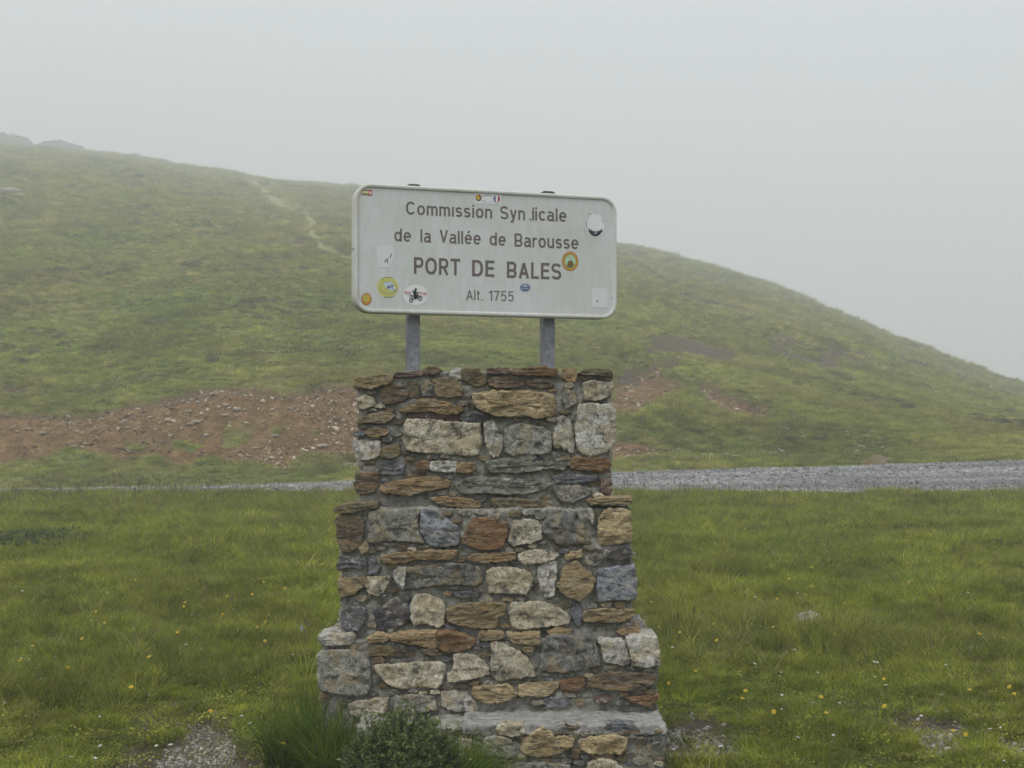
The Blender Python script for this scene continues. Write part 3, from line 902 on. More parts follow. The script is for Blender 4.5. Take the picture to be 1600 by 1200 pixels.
TIERY = {1: 6.88, 2: 6.79, 3: 6.70, 4: 6.40}
S = []
def s(t, col, pts, p=0.026, **k): S.append((t, col, pts, p, k))
s(1,'tan',[(553,592),(573,588),(600,585),(615,586),(614,594),(605,600),(590,603),(578,608),(563,605),(554,607)],.035,back=.2)
s(1,'maroon',[(617,584),(640,580),(663,581),(661,586),(640,588),(620,588)],.03)
s(1,'brown',[(663,577),(670,573),(683,573),(689,579),(680,584),(665,586)],.03)
s(1,'light',[(704,580),(712,576),(720,577),(721,592),(712,594),(704,588)],.018)
s(1,'olive',[(722,577),(745,575),(757,586),(760,598),(750,604),(735,599),(722,592)],.02)
s(1,'brown',[(596,606),(605,601),(633,604),(637,615),(634,625),(605,632),(597,630)],.022)
s(1,'olive',[(638,598),(650,598),(655,610),(655,620),(640,621),(636,612)],.016)
s(1,'dgrey',[(657,597),(668,592),(678,603),(680,619),(660,618)],.018)
s(1,'tan',[(674,592),(700,592),(718,597),(723,610),(722,618),(700,620),(683,619),(680,604)],.024)
s(1,'pale',[(558,624),(572,617),(584,624),(585,634),(567,639),(560,636)],.026,back=.15)
s(1,'orange',[(624,642),(640,634),(660,624),(675,624),(700,630),(722,638),(724,643),(715,646),(690,647),(675,642),(650,643),(626,646)],.04)
s(1,'tan',[(556,659),(580,648),(600,644),(612,646),(616,650),(603,660),(592,661),(575,660),(558,662)],.034,back=.15)
s(1,'maroon',[(636,648),(680,648),(718,649),(718,657),(680,655),(642,651)],.014)
s(1,'black',[(719,647),(745,643),(762,648),(768,656),(760,660),(722,658)],.03)
s(1,'orange',[(570,675),(580,671),(600,671),(609,676),(600,679),(587,684),(576,680)],.03)
s(1,'slate',[(553,676),(566,674),(570,678),(560,681),(554,680)],.03,back=.12)
s(1,'light',[(553,687),(575,688),(594,690),(594,712),(575,719),(558,717),(553,702)],.024,back=.2)
s(1,'olive',[(598,698),(612,695),(624,696),(625,710),(612,717),(596,714)],.022)
s(1,'pale',[(632,664),(636,655),(665,656),(700,659),(750,662),(752,690),(747,709),(735,712),(700,709),(680,708),(655,706),(635,702),(629,685),(633,672)],.034)
s(1,'light',[(757,661),(769,656),(775,668),(784,678),(785,695),(778,713),(772,714),(763,705),(757,680)],.026)
s(1,'grey',[(790,668),(805,663),(820,663),(848,669),(860,675),(862,700),(858,708),(838,709),(820,709),(802,712),(788,706),(787,685)],.026)
s(1,'light',[(872,655),(880,651),(890,657),(895,675),(897,710),(888,704),(878,698),(866,701),(865,680),(870,668)],.028)
s(1,'light',[(903,638),(906,632),(925,630),(945,633),(956,631),(961,640),(961,670),(962,690),(955,700),(940,709),(920,713),(908,708),(901,695),(899,672),(903,655)],.036,back=.22,rough=.5)
s(1,'grey',[(880,608),(895,611),(901,622),(900,630),(882,639),(880,625)],.02)
s(1,'ochre',[(740,616),(750,614),(772,611),(800,612),(830,611),(855,615),(866,617),(866,630),(870,644),(860,650),(840,654),(825,650),(800,651),(775,650),(760,644),(745,637),(738,626)],.045,rough=1.5)
s(1,'pale',[(912,600),(925,595),(940,598),(957,597),(958,615),(945,622),(930,626),(915,624),(912,610)],.03,back=.2)
s(1,'olive',[(905,583),(915,577),(935,576),(956,580),(957,586),(948,588),(930,585),(910,585)],.04,back=.2)
s(1,'orange',[(880,577),(900,576),(901,590),(898,597),(885,594),(879,590)],.02)
s(1,'rust',[(797,577),(815,575),(840,574),(870,577),(871,583),(869,588),(850,587),(820,586),(808,585),(798,582)],.036)
s(1,'maroon',[(760,577),(780,575),(796,577),(797,583),(780,584),(762,582)],.026)
s(1,'brown',[(762,595),(770,590),(798,590),(820,596),(818,601),(800,605),(775,605),(765,601)],.02)
s(1,'brown',[(823,596),(842,593),(864,596),(864,604),(842,606),(825,601)],.018)
s(1,'rust',[(650,727),(656,721),(673,722),(671,734),(652,732)],.034)
s(1,'white',[(674,722),(690,721),(712,723),(713,737),(690,737),(672,734)],.034)
s(1,'orange',[(714,723),(728,724),(742,724),(742,733),(730,740),(714,738)],.034)
s(1,'green',[(757,722),(790,716),(820,722),(860,722),(888,727),(880,733),(850,732),(830,737),(790,738),(765,737)],.028)
s(1,'dgrey',[(842,712),(870,706),(893,713),(888,719),(868,720),(850,717)],.012)
s(1,'rust',[(892,722),(897,716),(925,714),(952,718),(955,728),(945,738),(930,735),(905,734),(890,731)],.035,back=.2)
s(1,'brown',[(557,740),(575,737),(590,738),(590,760),(585,768),(570,772),(557,770),(554,755)],.026,back=.2)
s(1,'slate',[(593,731),(612,729),(632,727),(630,740),(612,741),(592,740)],.022)
s(1,'brown',[(636,737),(650,735),(665,740),(662,748),(640,751)],.014)
s(1,'orange',[(597,757),(625,752),(645,748),(665,746),(680,744),(688,748),(705,753),(700,760),(680,764),(660,768),(640,774),(618,771),(603,770),(594,765)],.04)
s(1,'green',[(713,757),(730,747),(760,746),(800,749),(850,751),(863,756),(850,765),(820,772),(790,772),(760,769),(725,772),(713,765)],.03)
s(1,'slate',[(865,745),(880,741),(915,743),(935,747),(930,751),(900,755),(868,753)],.024)
s(1,'grey',[(868,762),(880,758),(905,760),(925,764),(920,772),(905,780),(895,785),(875,783),(870,772)],.024)
s(1,'maroon',[(938,748),(955,750),(957,762),(950,772),(940,768)],.02,back=.2)
s(1,'orange',[(673,779),(690,777),(715,778),(740,782),(752,787),(750,793),(730,793),(705,791),(695,788),(680,783)],.05)
s(1,'olive',[(768,780),(800,779),(835,783),(862,785),(872,794),(860,800),(830,803),(800,802),(778,799),(770,790)],.055)
s(2,'olive',[(522,797),(530,790),(555,786),(590,785),(590,793),(565,797),(545,800),(530,801)],.035,back=.18)
s(2,'brown',[(525,812),(530,805),(560,806),(568,812),(567,835),(563,850),(552,862),(535,862),(527,845)],.026,back=.2)
s(2,'tan',[(562,855),(572,846),(576,855),(572,863),(565,866)],.02)
s(2,'grey',[(577,800),(600,797),(650,796),(656,797),(651,815),(655,835),(662,848),(640,846),(620,844),(600,845),(577,848),(576,820)],.03)
s(2,'bluegrey',[(658,797),(672,795),(690,805),(712,822),(717,832),(717,850),(700,854),(675,854),(666,847),(657,828)],.032,rough=1.4)
s(2,'rust',[(738,812),(745,808),(775,812),(793,818),(793,835),(785,855),(765,860),(750,858),(735,852),(722,848),(728,832)],.04)
s(2,'pale',[(803,816),(822,812),(840,814),(846,828),(846,842),(830,848),(815,850),(801,853),(794,843),(800,828)],.03)
s(2,'dgrey',[(850,815),(878,801),(900,800),(910,820),(920,840),(922,850),(905,850),(890,852),(870,848),(855,838),(848,826)],.03,rough=1.6)
s(2,'light',[(919,795),(925,797),(929,812),(927,820),(922,812)],.02)
s(2,'ochre',[(937,810),(945,798),(955,795),(975,795),(985,800),(987,820),(986,845),(965,850),(940,852),(935,830)],.03,back=.22,rough=1.4)
s(2,'tan',[(918,783),(940,779),(965,778),(985,778),(988,785),(965,788),(940,787),(925,788)],.035,back=.2)
s(2,'orange',[(592,872),(610,866),(650,862),(690,860),(715,861),(714,868),(700,874),(675,874),(650,873),(630,880),(600,878)],.036)
s(2,'orange',[(730,874),(740,866),(765,864),(805,865),(806,873),(790,877),(765,880),(745,878)],.034)
s(2,'pale',[(810,866),(825,861),(845,859),(873,867),(868,872),(850,878),(820,882),(811,876)],.028)
s(2,'ochre',[(883,869),(895,863),(908,860),(909,868),(898,872),(884,875)],.034)
s(2,'grey',[(917,870),(930,866),(942,873),(937,881),(922,884),(915,878)],.022)
s(2,'black',[(943,862),(960,856),(975,854),(991,865),(985,873),(965,874),(945,870)],.035,back=.2)
s(2,'slate',[(526,884),(532,868),(550,873),(570,876),(572,884),(563,888),(550,886),(540,887),(527,890)],.034,back=.2)
s(2,'slate',[(576,878),(581,867),(590,880),(592,890),(586,897),(576,897)],.024)
s(2,'tan',[(529,905),(572,903),(571,912),(555,926),(535,933),(529,928)],.034,back=.2)
s(2,'pale',[(575,902),(610,901),(607,912),(598,925),(590,930),(578,928),(571,915)],.026)
s(2,'light',[(615,898),(622,886),(634,887),(633,905),(630,921),(620,910)],.03)
s(2,'dgrey',[(635,888),(670,884),(700,880),(730,882),(750,888),(752,908),(745,914),(720,914),(690,913),(655,918),(632,921),(635,905)],.032)
s(2,'pale',[(762,895),(770,888),(800,887),(822,892),(832,902),(830,915),(822,927),(800,927),(785,926),(765,925),(760,910)],.032)
s(2,'light',[(842,885),(855,879),(869,878),(870,895),(866,910),(866,930),(852,934),(845,920),(841,900)],.026)
s(2,'tan',[(900,876),(912,888),(925,898),(931,908),(925,922),(915,932),(907,940),(895,934),(885,932),(870,915),(878,905),(880,888)],.034)
s(2,'bluegrey',[(935,892),(945,888),(970,885),(990,883),(995,900),(994,935),(975,937),(950,938),(936,940),(933,915)],.034,back=.22,rough=.6)
s(2,'pale',[(799,942),(840,940),(860,945),(880,955),(890,965),(890,973),(870,978),(840,980),(815,984),(800,980),(797,960)],.034)
s(2,'slate',[(896,940),(905,948),(911,960),(904,980),(893,962)],.02,rough=.3)
s(2,'tan',[(912,956),(940,951),(965,953),(990,952),(991,960),(975,970),(950,972),(912,970)],.034,back=.2,rough=1.3)
s(2,'tan',[(697,952),(720,944),(760,942),(790,944),(791,955),(785,962),(778,964),(778,977),(770,981),(750,981),(720,978),(700,970)],.036,rough=1.3)
s(2,'pale',[(642,945),(650,930),(670,929),(690,938),(695,950),(694,975),(685,980),(665,973),(647,976),(642,965)],.032)
s(2,'black',[(600,948),(615,935),(640,930),(644,938),(640,968),(625,978),(610,988),(595,985),(586,965),(584,955)],.028)
s(2,'slate',[(534,955),(545,948),(570,950),(572,960),(562,985),(540,983),(535,975)],.03,back=.2)
s(2,'slate',[(708,926),(735,924),(750,929),(730,934),(712,933)],.014)
s(2,'orange',[(855,986),(870,981),(894,984),(888,990),(860,992)],.03)
s(2,'orange',[(962,987),(975,981),(998,980),(1000,988),(985,992),(970,992)],.03,back=.15)
s(3,'light',[(498,993),(515,991),(550,992),(553,1000),(545,1007),(525,1008),(507,1008),(499,1002)],.03,back=.2)
s(3,'grey',[(497,1025),(503,1017),(530,1016),(555,1017),(572,1027),(578,1040),(578,1070),(572,1085),(555,1088),(525,1083),(500,1078),(496,1055)],.036,back=.22)
s(3,'orange',[(607,994),(630,990),(665,989),(680,989),(682,1012),(670,1012),(650,1008),(635,1004),(612,999)],.04)
s(3,'rust',[(684,989),(700,988),(725,995),(743,1002),(735,1012),(718,1018),(695,1018),(684,1013)],.038)
s(3,'ochre',[(572,1000),(588,992),(604,994),(606,1000),(598,1004),(578,1004)],.03)
s(3,'olive',[(576,1024),(580,1009),(605,1009),(620,1016),(635,1018),(650,1021),(640,1026),(610,1024)],.024)
s(3,'brown',[(660,1014),(678,1015),(692,1021),(680,1024),(664,1021)],.026)
s(3,'pale',[(584,1040),(620,1038),(650,1036),(690,1035),(696,1040),(692,1055),(690,1070),(680,1075),(655,1073),(625,1076),(605,1068),(593,1055)],.032)
s(3,'pale',[(710,1022),(722,1020),(745,1026),(760,1040),(764,1052),(750,1058),(720,1063),(700,1066),(699,1053),(708,1050)],.032)
s(3,'pale',[(768,1004),(785,1005),(800,1013),(820,1025),(830,1037),(837,1055),(820,1058),(790,1063),(775,1064),(768,1055)],.034)
s(3,'dgrey',[(855,998),(870,995),(895,996),(931,998),(933,1020),(938,1038),(920,1044),(905,1046),(880,1050),(850,1048),(843,1045),(845,1025)],.03)
s(3,'light',[(935,1000),(955,1001),(973,1001),(980,1020),(985,1035),(975,1040),(955,1036),(943,1032),(941,1015)],.03)
s(3,'light',[(980,998),(1005,994),(1026,996),(1031,1015),(1031,1040),(1010,1042),(989,1040),(984,1020)],.034,back=.22)
s(3,'tan',[(792,991),(805,992),(830,991),(843,990),(844,1005),(835,1008),(820,1005),(805,1005),(795,998)],.03)
s(3,'tan',[(748,992),(765,989),(788,992),(782,998),(760,1001),(748,999)],.034)
s(3,'ochre',[(738,1076),(755,1072),(775,1072),(795,1070),(808,1085),(800,1092),(780,1098),(760,1098),(745,1094),(738,1084)],.034)
s(3,'ochre',[(812,1072),(825,1068),(855,1067),(873,1066),(872,1075),(860,1086),(840,1087),(820,1085),(811,1088)],.03)
s(3,'rust',[(875,1065),(890,1061),(912,1058),(915,1068),(905,1078),(885,1081),(878,1078)],.026)
s(3,'brown',[(920,1060),(945,1052),(975,1050),(1000,1052),(1026,1055),(1020,1068),(1005,1076),(980,1079),(950,1078),(920,1072)],.032,back=.2)
s(3,'rust',[(975,1090),(1000,1088),(1028,1087),(1025,1097),(1010,1104),(995,1096)],.03,back=.2)
s(3,'maroon',[(930,1088),(950,1087),(960,1092),(945,1098),(930,1095)],.02)
s(3,'light',[(690,1082),(710,1080),(730,1084),(742,1098),(746,1110),(720,1112),(700,1108),(691,1100)],.028)
s(3,'pale',[(545,1102),(560,1095),(590,1092),(606,1092),(604,1112),(570,1122),(548,1116)],.03)
s(3,'grey',[(616,1088),(650,1086),(678,1088),(682,1108),(640,1115),(616,1110)],.028)
s(3,'bluegrey',[(850,1092),(870,1090),(892,1095),(882,1105),(855,1105)],.018)
s(4,'grey',[(757,1154),(775,1150),(795,1155),(804,1165),(804,1182),(790,1184),(765,1183),(755,1175)],.024)
s(4,'ochre',[(817,1160),(830,1148),(848,1137),(862,1146),(866,1154),(880,1151),(897,1155),(893,1166),(880,1175),(860,1180),(840,1184),(820,1178),(814,1170)],.034,rough=1.5)
s(4,'ochre',[(905,1160),(925,1152),(945,1150),(960,1148),(980,1155),(978,1170),(970,1177),(945,1177),(920,1177),(908,1170)],.032,rough=1.5)
s(4,'pale',[(775,1138),(790,1132),(815,1134),(822,1145),(800,1150),(780,1147)],.026)
s(4,'pale',[(915,1208),(920,1192),(940,1186),(960,1190),(975,1202),(970,1222),(920,1222)],.03)
s(4,'dgrey',[(995,1153),(1015,1151),(1016,1178),(996,1180)],.008)
s(4,'slate',[(935,1136),(955,1132),(988,1132),(994,1136),(960,1140)],.02)
s(4,'brown',[(866,1136),(885,1133),(905,1136),(895,1141),(872,1141)],.02)
s(4,'pale',[(640,1160),(690,1152),(735,1156),(738,1186),(690,1192),(645,1188)],.026)
s(4,'grey',[(560,1150),(620,1146),(628,1185),(570,1192)],.026,back=.15)
s(4,'grey',[(770,1196),(830,1192),(890,1196),(892,1222),(775,1224)],.024)
s(4,'olive',[(600,1200),(690,1198),(755,1200),(755,1228),(600,1228)],.024)
for k, (t, col, pts, p, kw) in enumerate(S):
    Yp = TIERY[t]
    poly = []
    for q in pts:
        v = at(q[0], q[1], Yp - p * 0.7); poly.append((v.x, v.z))
    stone(poly, front_frame(Yp), col, p=p, seed=k + 1, **kw)

# small rubble wedged between the big stones
ALLP = {t: [np.array(q[2], float) for q in S if q[0] == t] for t in (1, 2, 3, 4)}
TR = {1: (562, 952, 588, 780), 2: (536, 982, 800, 984), 3: (505, 1024, 1006, 1100), 4: (700, 1030, 1142, 1195)}
rf = random.Random(11); extra = 0
for t, (xa, xb, ya, yb) in TR.items():
    polys = [p_.tolist() for p_ in ALLP[t]]
    bbs = [(min(q[0] for q in p_) - 12, max(q[0] for q in p_) + 12, min(q[1] for q in p_) - 12, max(q[1] for q in p_) + 12) for p_ in polys]
    for _ in range(900):
        px, py = rf.uniform(xa, xb), rf.uniform(ya, yb)
        ax_, ay_ = np.array([px, px - 5, px + 5]), np.array([py, py, py])
        sdm = max([float(sdist(ax_, ay_, p_).max()) for p_, b_ in zip(polys, bbs) if b_[0] < px < b_[1] and b_[2] < py < b_[3]] + [-12.0])
        if sdm > -3.8: continue
        r_ = min(-sdm, 7.0) - 1.3
        rx_, ry_ = 5 + r_ * rf.uniform(0.7, 1.2), r_ * rf.uniform(0.7, 0.95)
        k = rf.randint(5, 7); a0 = rf.uniform(0, 6.28)
        pts = [(px + rx_ * math.cos(a0 + 6.283 * i / k) * rf.uniform(.8, 1.05), py + ry_ * math.sin(a0 + 6.283 * i / k) * rf.uniform(.8, 1.05)) for i in range(k)]
        polys.append(pts); bbs.append((px - 26, px + 26, py - 20, py + 20))
        p_ = rf.uniform(0.012, 0.022)
        poly = [(at(a_, b_, TIERY[t] - p_ * 0.7).x, at(a_, b_, TIERY[t] - p_ * 0.7).z) for a_, b_ in pts]
        stone(poly, front_frame(TIERY[t]), rf.choice(['grey', 'dgrey', 'olive', 'brown', 'green', 'pale', 'grey', 'tan', 'slate']), p=p_, seed=900 + extra, seg=0.012)
        extra += 1
print('rubble', extra)

# side courses of each tier (seen when one steps round the pillar)
def zpx(py, Y): return at(800, py, Y).z
def xpx(px, Y): return at(px, 700, Y).x
TI = {1: (xpx(560, 6.88), xpx(955, 6.88), 6.88, 7.50, zpx(800, 6.88), zpx(584, 6.88)),
      2: (xpx(532, 6.79), xpx(986, 6.79), 6.79, 7.58, zpx(1000, 6.79), zpx(794, 6.79)),
      3: (xpx(504, 6.70), xpx(1025, 6.70), 6.70, 7.66, -0.15, zpx(1001, 6.70)),
      4: (xpx(556, 6.40), xpx(1037, 6.40), 6.40, 6.76, -0.15, 0.268)}
cols = ['pale', 'grey', 'tan', 'brown', 'orange', 'slate', 'dgrey', 'light', 'olive', 'rust']
rr = random.Random(5)
def course(frame, a0, a1, b0, b1, seed):
    b = b0; k = seed
    while b < b1 - 0.04:
        h = min(rr.uniform(0.07, 0.15), b1 - b)
        a = a0 + rr.uniform(0, 0.03)
        while a < a1 - 0.07:
            wd = min(rr.uniform(0.10, 0.24), a1 - a)
            if wd < 0.06: break
            g_ = 0.014
            x0_, x1_, y0_, y1_ = a + g_, a + wd - g_, b + g_, b + h - g_
            if y1_ - y0_ > 0.02:
                poly = [(x0_ + rr.uniform(0, .02), y0_ + rr.uniform(0, .01)), ((x0_ + x1_) / 2, y0_ - rr.uniform(-.005, .008)), (x1_ - rr.uniform(0, .02), y0_ + rr.uniform(0, .012)),
                        (x1_, (y0_ + y1_) / 2), (x1_ - rr.uniform(0, .02), y1_ - rr.uniform(0, .012)), ((x0_ + x1_) / 2, y1_ + rr.uniform(-.006, .006)), (x0_ + rr.uniform(0, .02), y1_ - rr.uniform(0, .012)), (x0_, (y0_ + y1_) / 2)]
                stone(poly, frame, rr.choice(cols), p=rr.uniform(0.014, 0.026), back=0.04, seed=k, seg=0.03)
            k += 1; a += wd
        b += h
for t, (xa, xb, ya, yb, za, zb) in TI.items():
    if t == 4: continue
    off = 0.20
    zlo = max(za, 0.0)
    course(lambda a, b, d, X=xa: Vector((X - d, -a, b)), -yb + 0.02, -(ya + off), zlo, zb, 500 + 60 * t)
    course(lambda a, b, d, X=xb: Vector((X + d, a, b)), ya + off, yb - 0.02, zlo, zb, 800 + 60 * t)

def mortar_box(xa, xb, ya, yb, za, zb, cell=0.011, topf=None, amp=1.0):
    nx = max(2, int((xb - xa) / cell)); ny = max(2, int((yb - ya) / (cell * 1.6))); nz = max(2, int((zb - za) / cell))
    V = []; idx = {}; Fc = []
    def vid(i, j, k):
        key = (i, j, k)
        if key not in idx:
            x = xa + (xb - xa) * i / nx; y = ya + (yb - ya) * j / ny; z = za + (zb - za) * k / nz
            if topf is not None: z += (topf(x) ) * (k / nz) ** 6
            q = Vector((x, y, z))
            n1 = mnoise.noise(q * 14); n2 = mnoise.noise(q * 45 + Vector((3, 1, 7))); n3 = mnoise.noise(q * 95)
            dsp = (0.016 * n1 + 0.011 * n2 + 0.007 * n3) * amp - 0.003
            o = Vector(((-1 if i == 0 else 1 if i == nx else 0), (-1 if j == 0 else 1 if j == ny else 0), (1 if k == nz else 0)))
            if o.length > 1.01: o = o.normalized() * 0.6; dsp -= 0.007
            idx[key] = len(V); V.append(q + o * dsp)
        return idx[key]
    for i in range(nx):
        for k in range(nz):
            Fc.append((vid(i, 0, k), vid(i + 1, 0, k), vid(i + 1, 0, k + 1), vid(i, 0, k + 1)))
            Fc.append((vid(i + 1, ny, k), vid(i, ny, k), vid(i, ny, k + 1), vid(i + 1, ny, k + 1)))
    for j in range(ny):
        for k in range(nz):
            Fc.append((vid(0, j + 1, k), vid(0, j, k), vid(0, j, k + 1), vid(0, j + 1, k + 1)))
            Fc.append((vid(nx, j, k), vid(nx, j + 1, k), vid(nx, j + 1, k + 1), vid(nx, j, k + 1)))
    for i in range(nx):
        for j in range(ny):
            Fc.append((vid(i, j, nz), vid(i + 1, j, nz), vid(i + 1, j + 1, nz), vid(i, j + 1, nz)))
    return V, Fc
VV = []; FF = []
for t, (xa, xb, ya, yb, za, zb) in TI.items():
    tf = None
    if t == 1: tf = lambda x: float(np.interp(x, [xpx(555, 6.88), xpx(612, 6.88), xpx(622, 6.88), xpx(700, 6.88), xpx(955, 6.88)], [-0.03, -0.022, -0.006, 0.008, 0.008]))
    yb2 = yb
    V_, F_ = mortar_box(xa, xb, ya - 0.001, yb2, za, zb, topf=tf)
    b0 = len(VV); VV += V_; FF += [tuple(i + b0 for i in f) for f in F_]
mo = mobj('mortar', VV, FF, M_MORTAR, PIL, smoothf=True)
# rough cement skim on the front ledge
V_, F_ = mortar_box(xpx(722, 6.40), xpx(1039, 6.40), 6.384, 6.72, 0.240, 0.284, cell=0.012, amp=0.9)
tc_ = NT('ledge_cement')
pp_ = tc_.pos(); na_ = tc_.noise(14, 6, tc_.mapping(pp_, (1, 2.5, 1)), 0.7); nb2 = tc_.noise(90, 4, pp_, 0.7)
cc_ = tc_.ramp(na_, [(0.35, (0.15, 0.145, 0.13)), (0.55, (0.30, 0.295, 0.275)), (0.7, (0.42, 0.415, 0.39))])
mc = tc_.done(tc_.pbr(cc_, 0.9, tc_.bump(tc_.math('ADD', na_, tc_.math('MULTIPLY', nb2, 0.4)), 0.9, 0.01), spec=0.15))
mobj('ledge_top', V_, F_, mc, PIL, smoothf=True)
print('pillar stones', len([o for o in bpy.data.objects if o.name.startswith('stone')]))

# ------------------------------------------------------------ road sign
YAW = R(18.3)
SO = at(758, 395, 7.0)
SIGN = thing('road_sign', 'white rectangular road sign with brown lettering and stickers on two grey posts', 'road sign', tuple(SO), YAW)
ux = Vector((math.cos(YAW), math.sin(YAW), 0)); nf = Vector((math.sin(YAW), -math.cos(YAW), 0))
CAMV = Vector((0, 0, EYE))
def L(px, py, dy=0.0):
    """picture point -> (s, t) on the sign face"""
    d = at(px, py, 1.0) - CAMV
    o = SO + nf * dy
    k = (o - CAMV).dot(nf) / d.dot(nf)
    q = CAMV + d * k - SO
    return q.dot(ux), q.z
sl = L(554, 390)[0]; sr = L(963.5, 400)[0]
tt = (L(570, 286)[1] + L(950, 307.5)[1]) / 2; tb = (L(570, 488)[1] + L(950, 499)[1]) / 2
print('sign', sr - sl, tt - tb, L(570, 286)[1], L(950, 307.5)[1], L(570, 488)[1], L(950, 499)[1])
def rrect(x0, x1, y0, y1, r, n=8):
    P = []
    for cx, cy, a0 in ((x1 - r, y1 - r, 0), (x0 + r, y1 - r, 90), (x0 + r, y0 + r, 180), (x1 - r, y0 + r, 270)):
        for i in range(n + 1):
            a = R(a0 + 90 * i / n); P.append((cx + r * math.cos(a), cy + r * math.sin(a)))
    return P
def paint(name, c, rough=0.45, dirt=0.12, spec=0.4):
    t = NT(name); p = t.pos()
    n1 = t.noise(3, 5, p, 0.6); n2 = t.noise(40, 4, t.mapping(p, (1, 1, 0.25)), 0.6)
    f = t.math('ADD', t.math('MULTIPLY', n1, 0.6), t.math('MULTIPLY', n2, 0.4))
    d = tuple(x * (1 - dirt * k) for x, k in zip(c, (1.2, 1.3, 1.9)))
    col = t.ramp(f, [(0.35, d), (0.6, c)])
    return t.done(t.pbr(col, rough, spec=spec))
M_PANEL = paint('sign_panel', (0.60, 0.615, 0.61), 0.5, 0.11)
M_FRAME = paint('sign_frame', (0.60, 0.605, 0.585), 0.5, 0.18)
M_LET = paint('sign_lettering', (0.15, 0.125, 0.12), 0.6, 0.15)
def gal():
    t = NT('galvanised_steel'); p = t.pos()
    v = t.n('ShaderNodeTexVoronoi'); v.inputs['Scale'].default_value = 60; t.l(p, v.inputs['Vector'])
    sc_ = t.n('ShaderNodeSeparateColor'); t.l(v.outputs['Color'], sc_.inputs[0])
    n = t.noise(9, 5, p, 0.7)
    f = t.math('ADD', t.math('MULTIPLY', sc_.outputs[0], 0.35), t.math('MULTIPLY', n, 0.65))
    col = t.ramp(f, [(0.3, (0.17, 0.175, 0.185)), (0.7, (0.30, 0.31, 0.33))])
    return t.done(t.pbr(col, 0.55, metal=0.25, spec=0.4))
M_GAL = gal()
M_BLACK = plain('black_plastic', (0.03, 0.03, 0.032), 0.6)

def sweep(loops, mat, name, parent, closed=True):
    V = []; Fc = []; n = len(loops[0])
    for lp in loops: V += lp
    for k in range(len(loops) - (0 if closed else 1)):
        k2 = (k + 1) % len(loops)
        for i in range(n):
            j = (i + 1) % n
            Fc.append((k * n + i, k2 * n + i, k2 * n + j, k * n + j))
    return mobj(name, V, Fc, mat, parent, local=True, smoothf=False)
RC = 0.080
def loop_at(ins, y):
    return [(a, y, b) for a, b in rrect(sl + ins, sr - ins, tb + ins, tt - ins, max(RC - ins, 0.02), 10)]
prof = [(0.0195, 0.004), (0.018, -0.005), (0.0155, -0.007), (0.006, -0.007), (0.003, -0.006), (0.0, 0.0), (0.0, 0.018), (0.002, 0.022), (0.002, 0.042), (0.0, 0.046), (0.0, 0.066), (0.004, 0.072), (0.022, 0.074), (0.024, 0.066)]
fr = sweep([loop_at(a, b) for a, b in prof], M_FRAME, 'frame', SIGN)
fr.data.polygons.foreach_set('use_smooth', np.ones(len(fr.data.polygons), bool))
ev = loop_at(0.0165, 0.0)
mobj('panel', ev + [(x, 0.003, z) for x, y, z in ev], [tuple(range(len(ev)))[::-1], tuple(range(len(ev), 2 * len(ev)))] + [(i, (i + 1) % len(ev), len(ev) + (i + 1) % len(ev), len(ev) + i) for i in range(len(ev))], M_PANEL, SIGN, local=True)
ev = loop_at(0.0225, 0.068)
mobj('back_panel', ev, [tuple(range(len(ev)))], M_GAL, SIGN, local=True)
# seam in the frame where its two lengths meet
zs = L(556, 388)[1]
mobj('joint', [(sl - 0.0006, y, z) for y, z in ((0.0, zs - .0012), (0.068, zs - .0012), (0.068, zs + .0012), (0.0, zs + .0012))] + [(sl + 0.004, y, z) for y, z in ((0.0, zs - .0012), (0.068, zs - .0012), (0.068, zs + .0012), (0.0, zs + .0012))],
     [(3, 2, 1, 0), (4, 5, 6, 7), (0, 1, 5, 4), (1, 2, 6, 5), (2, 3, 7, 6), (3, 0, 4, 7)], M_BLACK, SIGN, local=True)

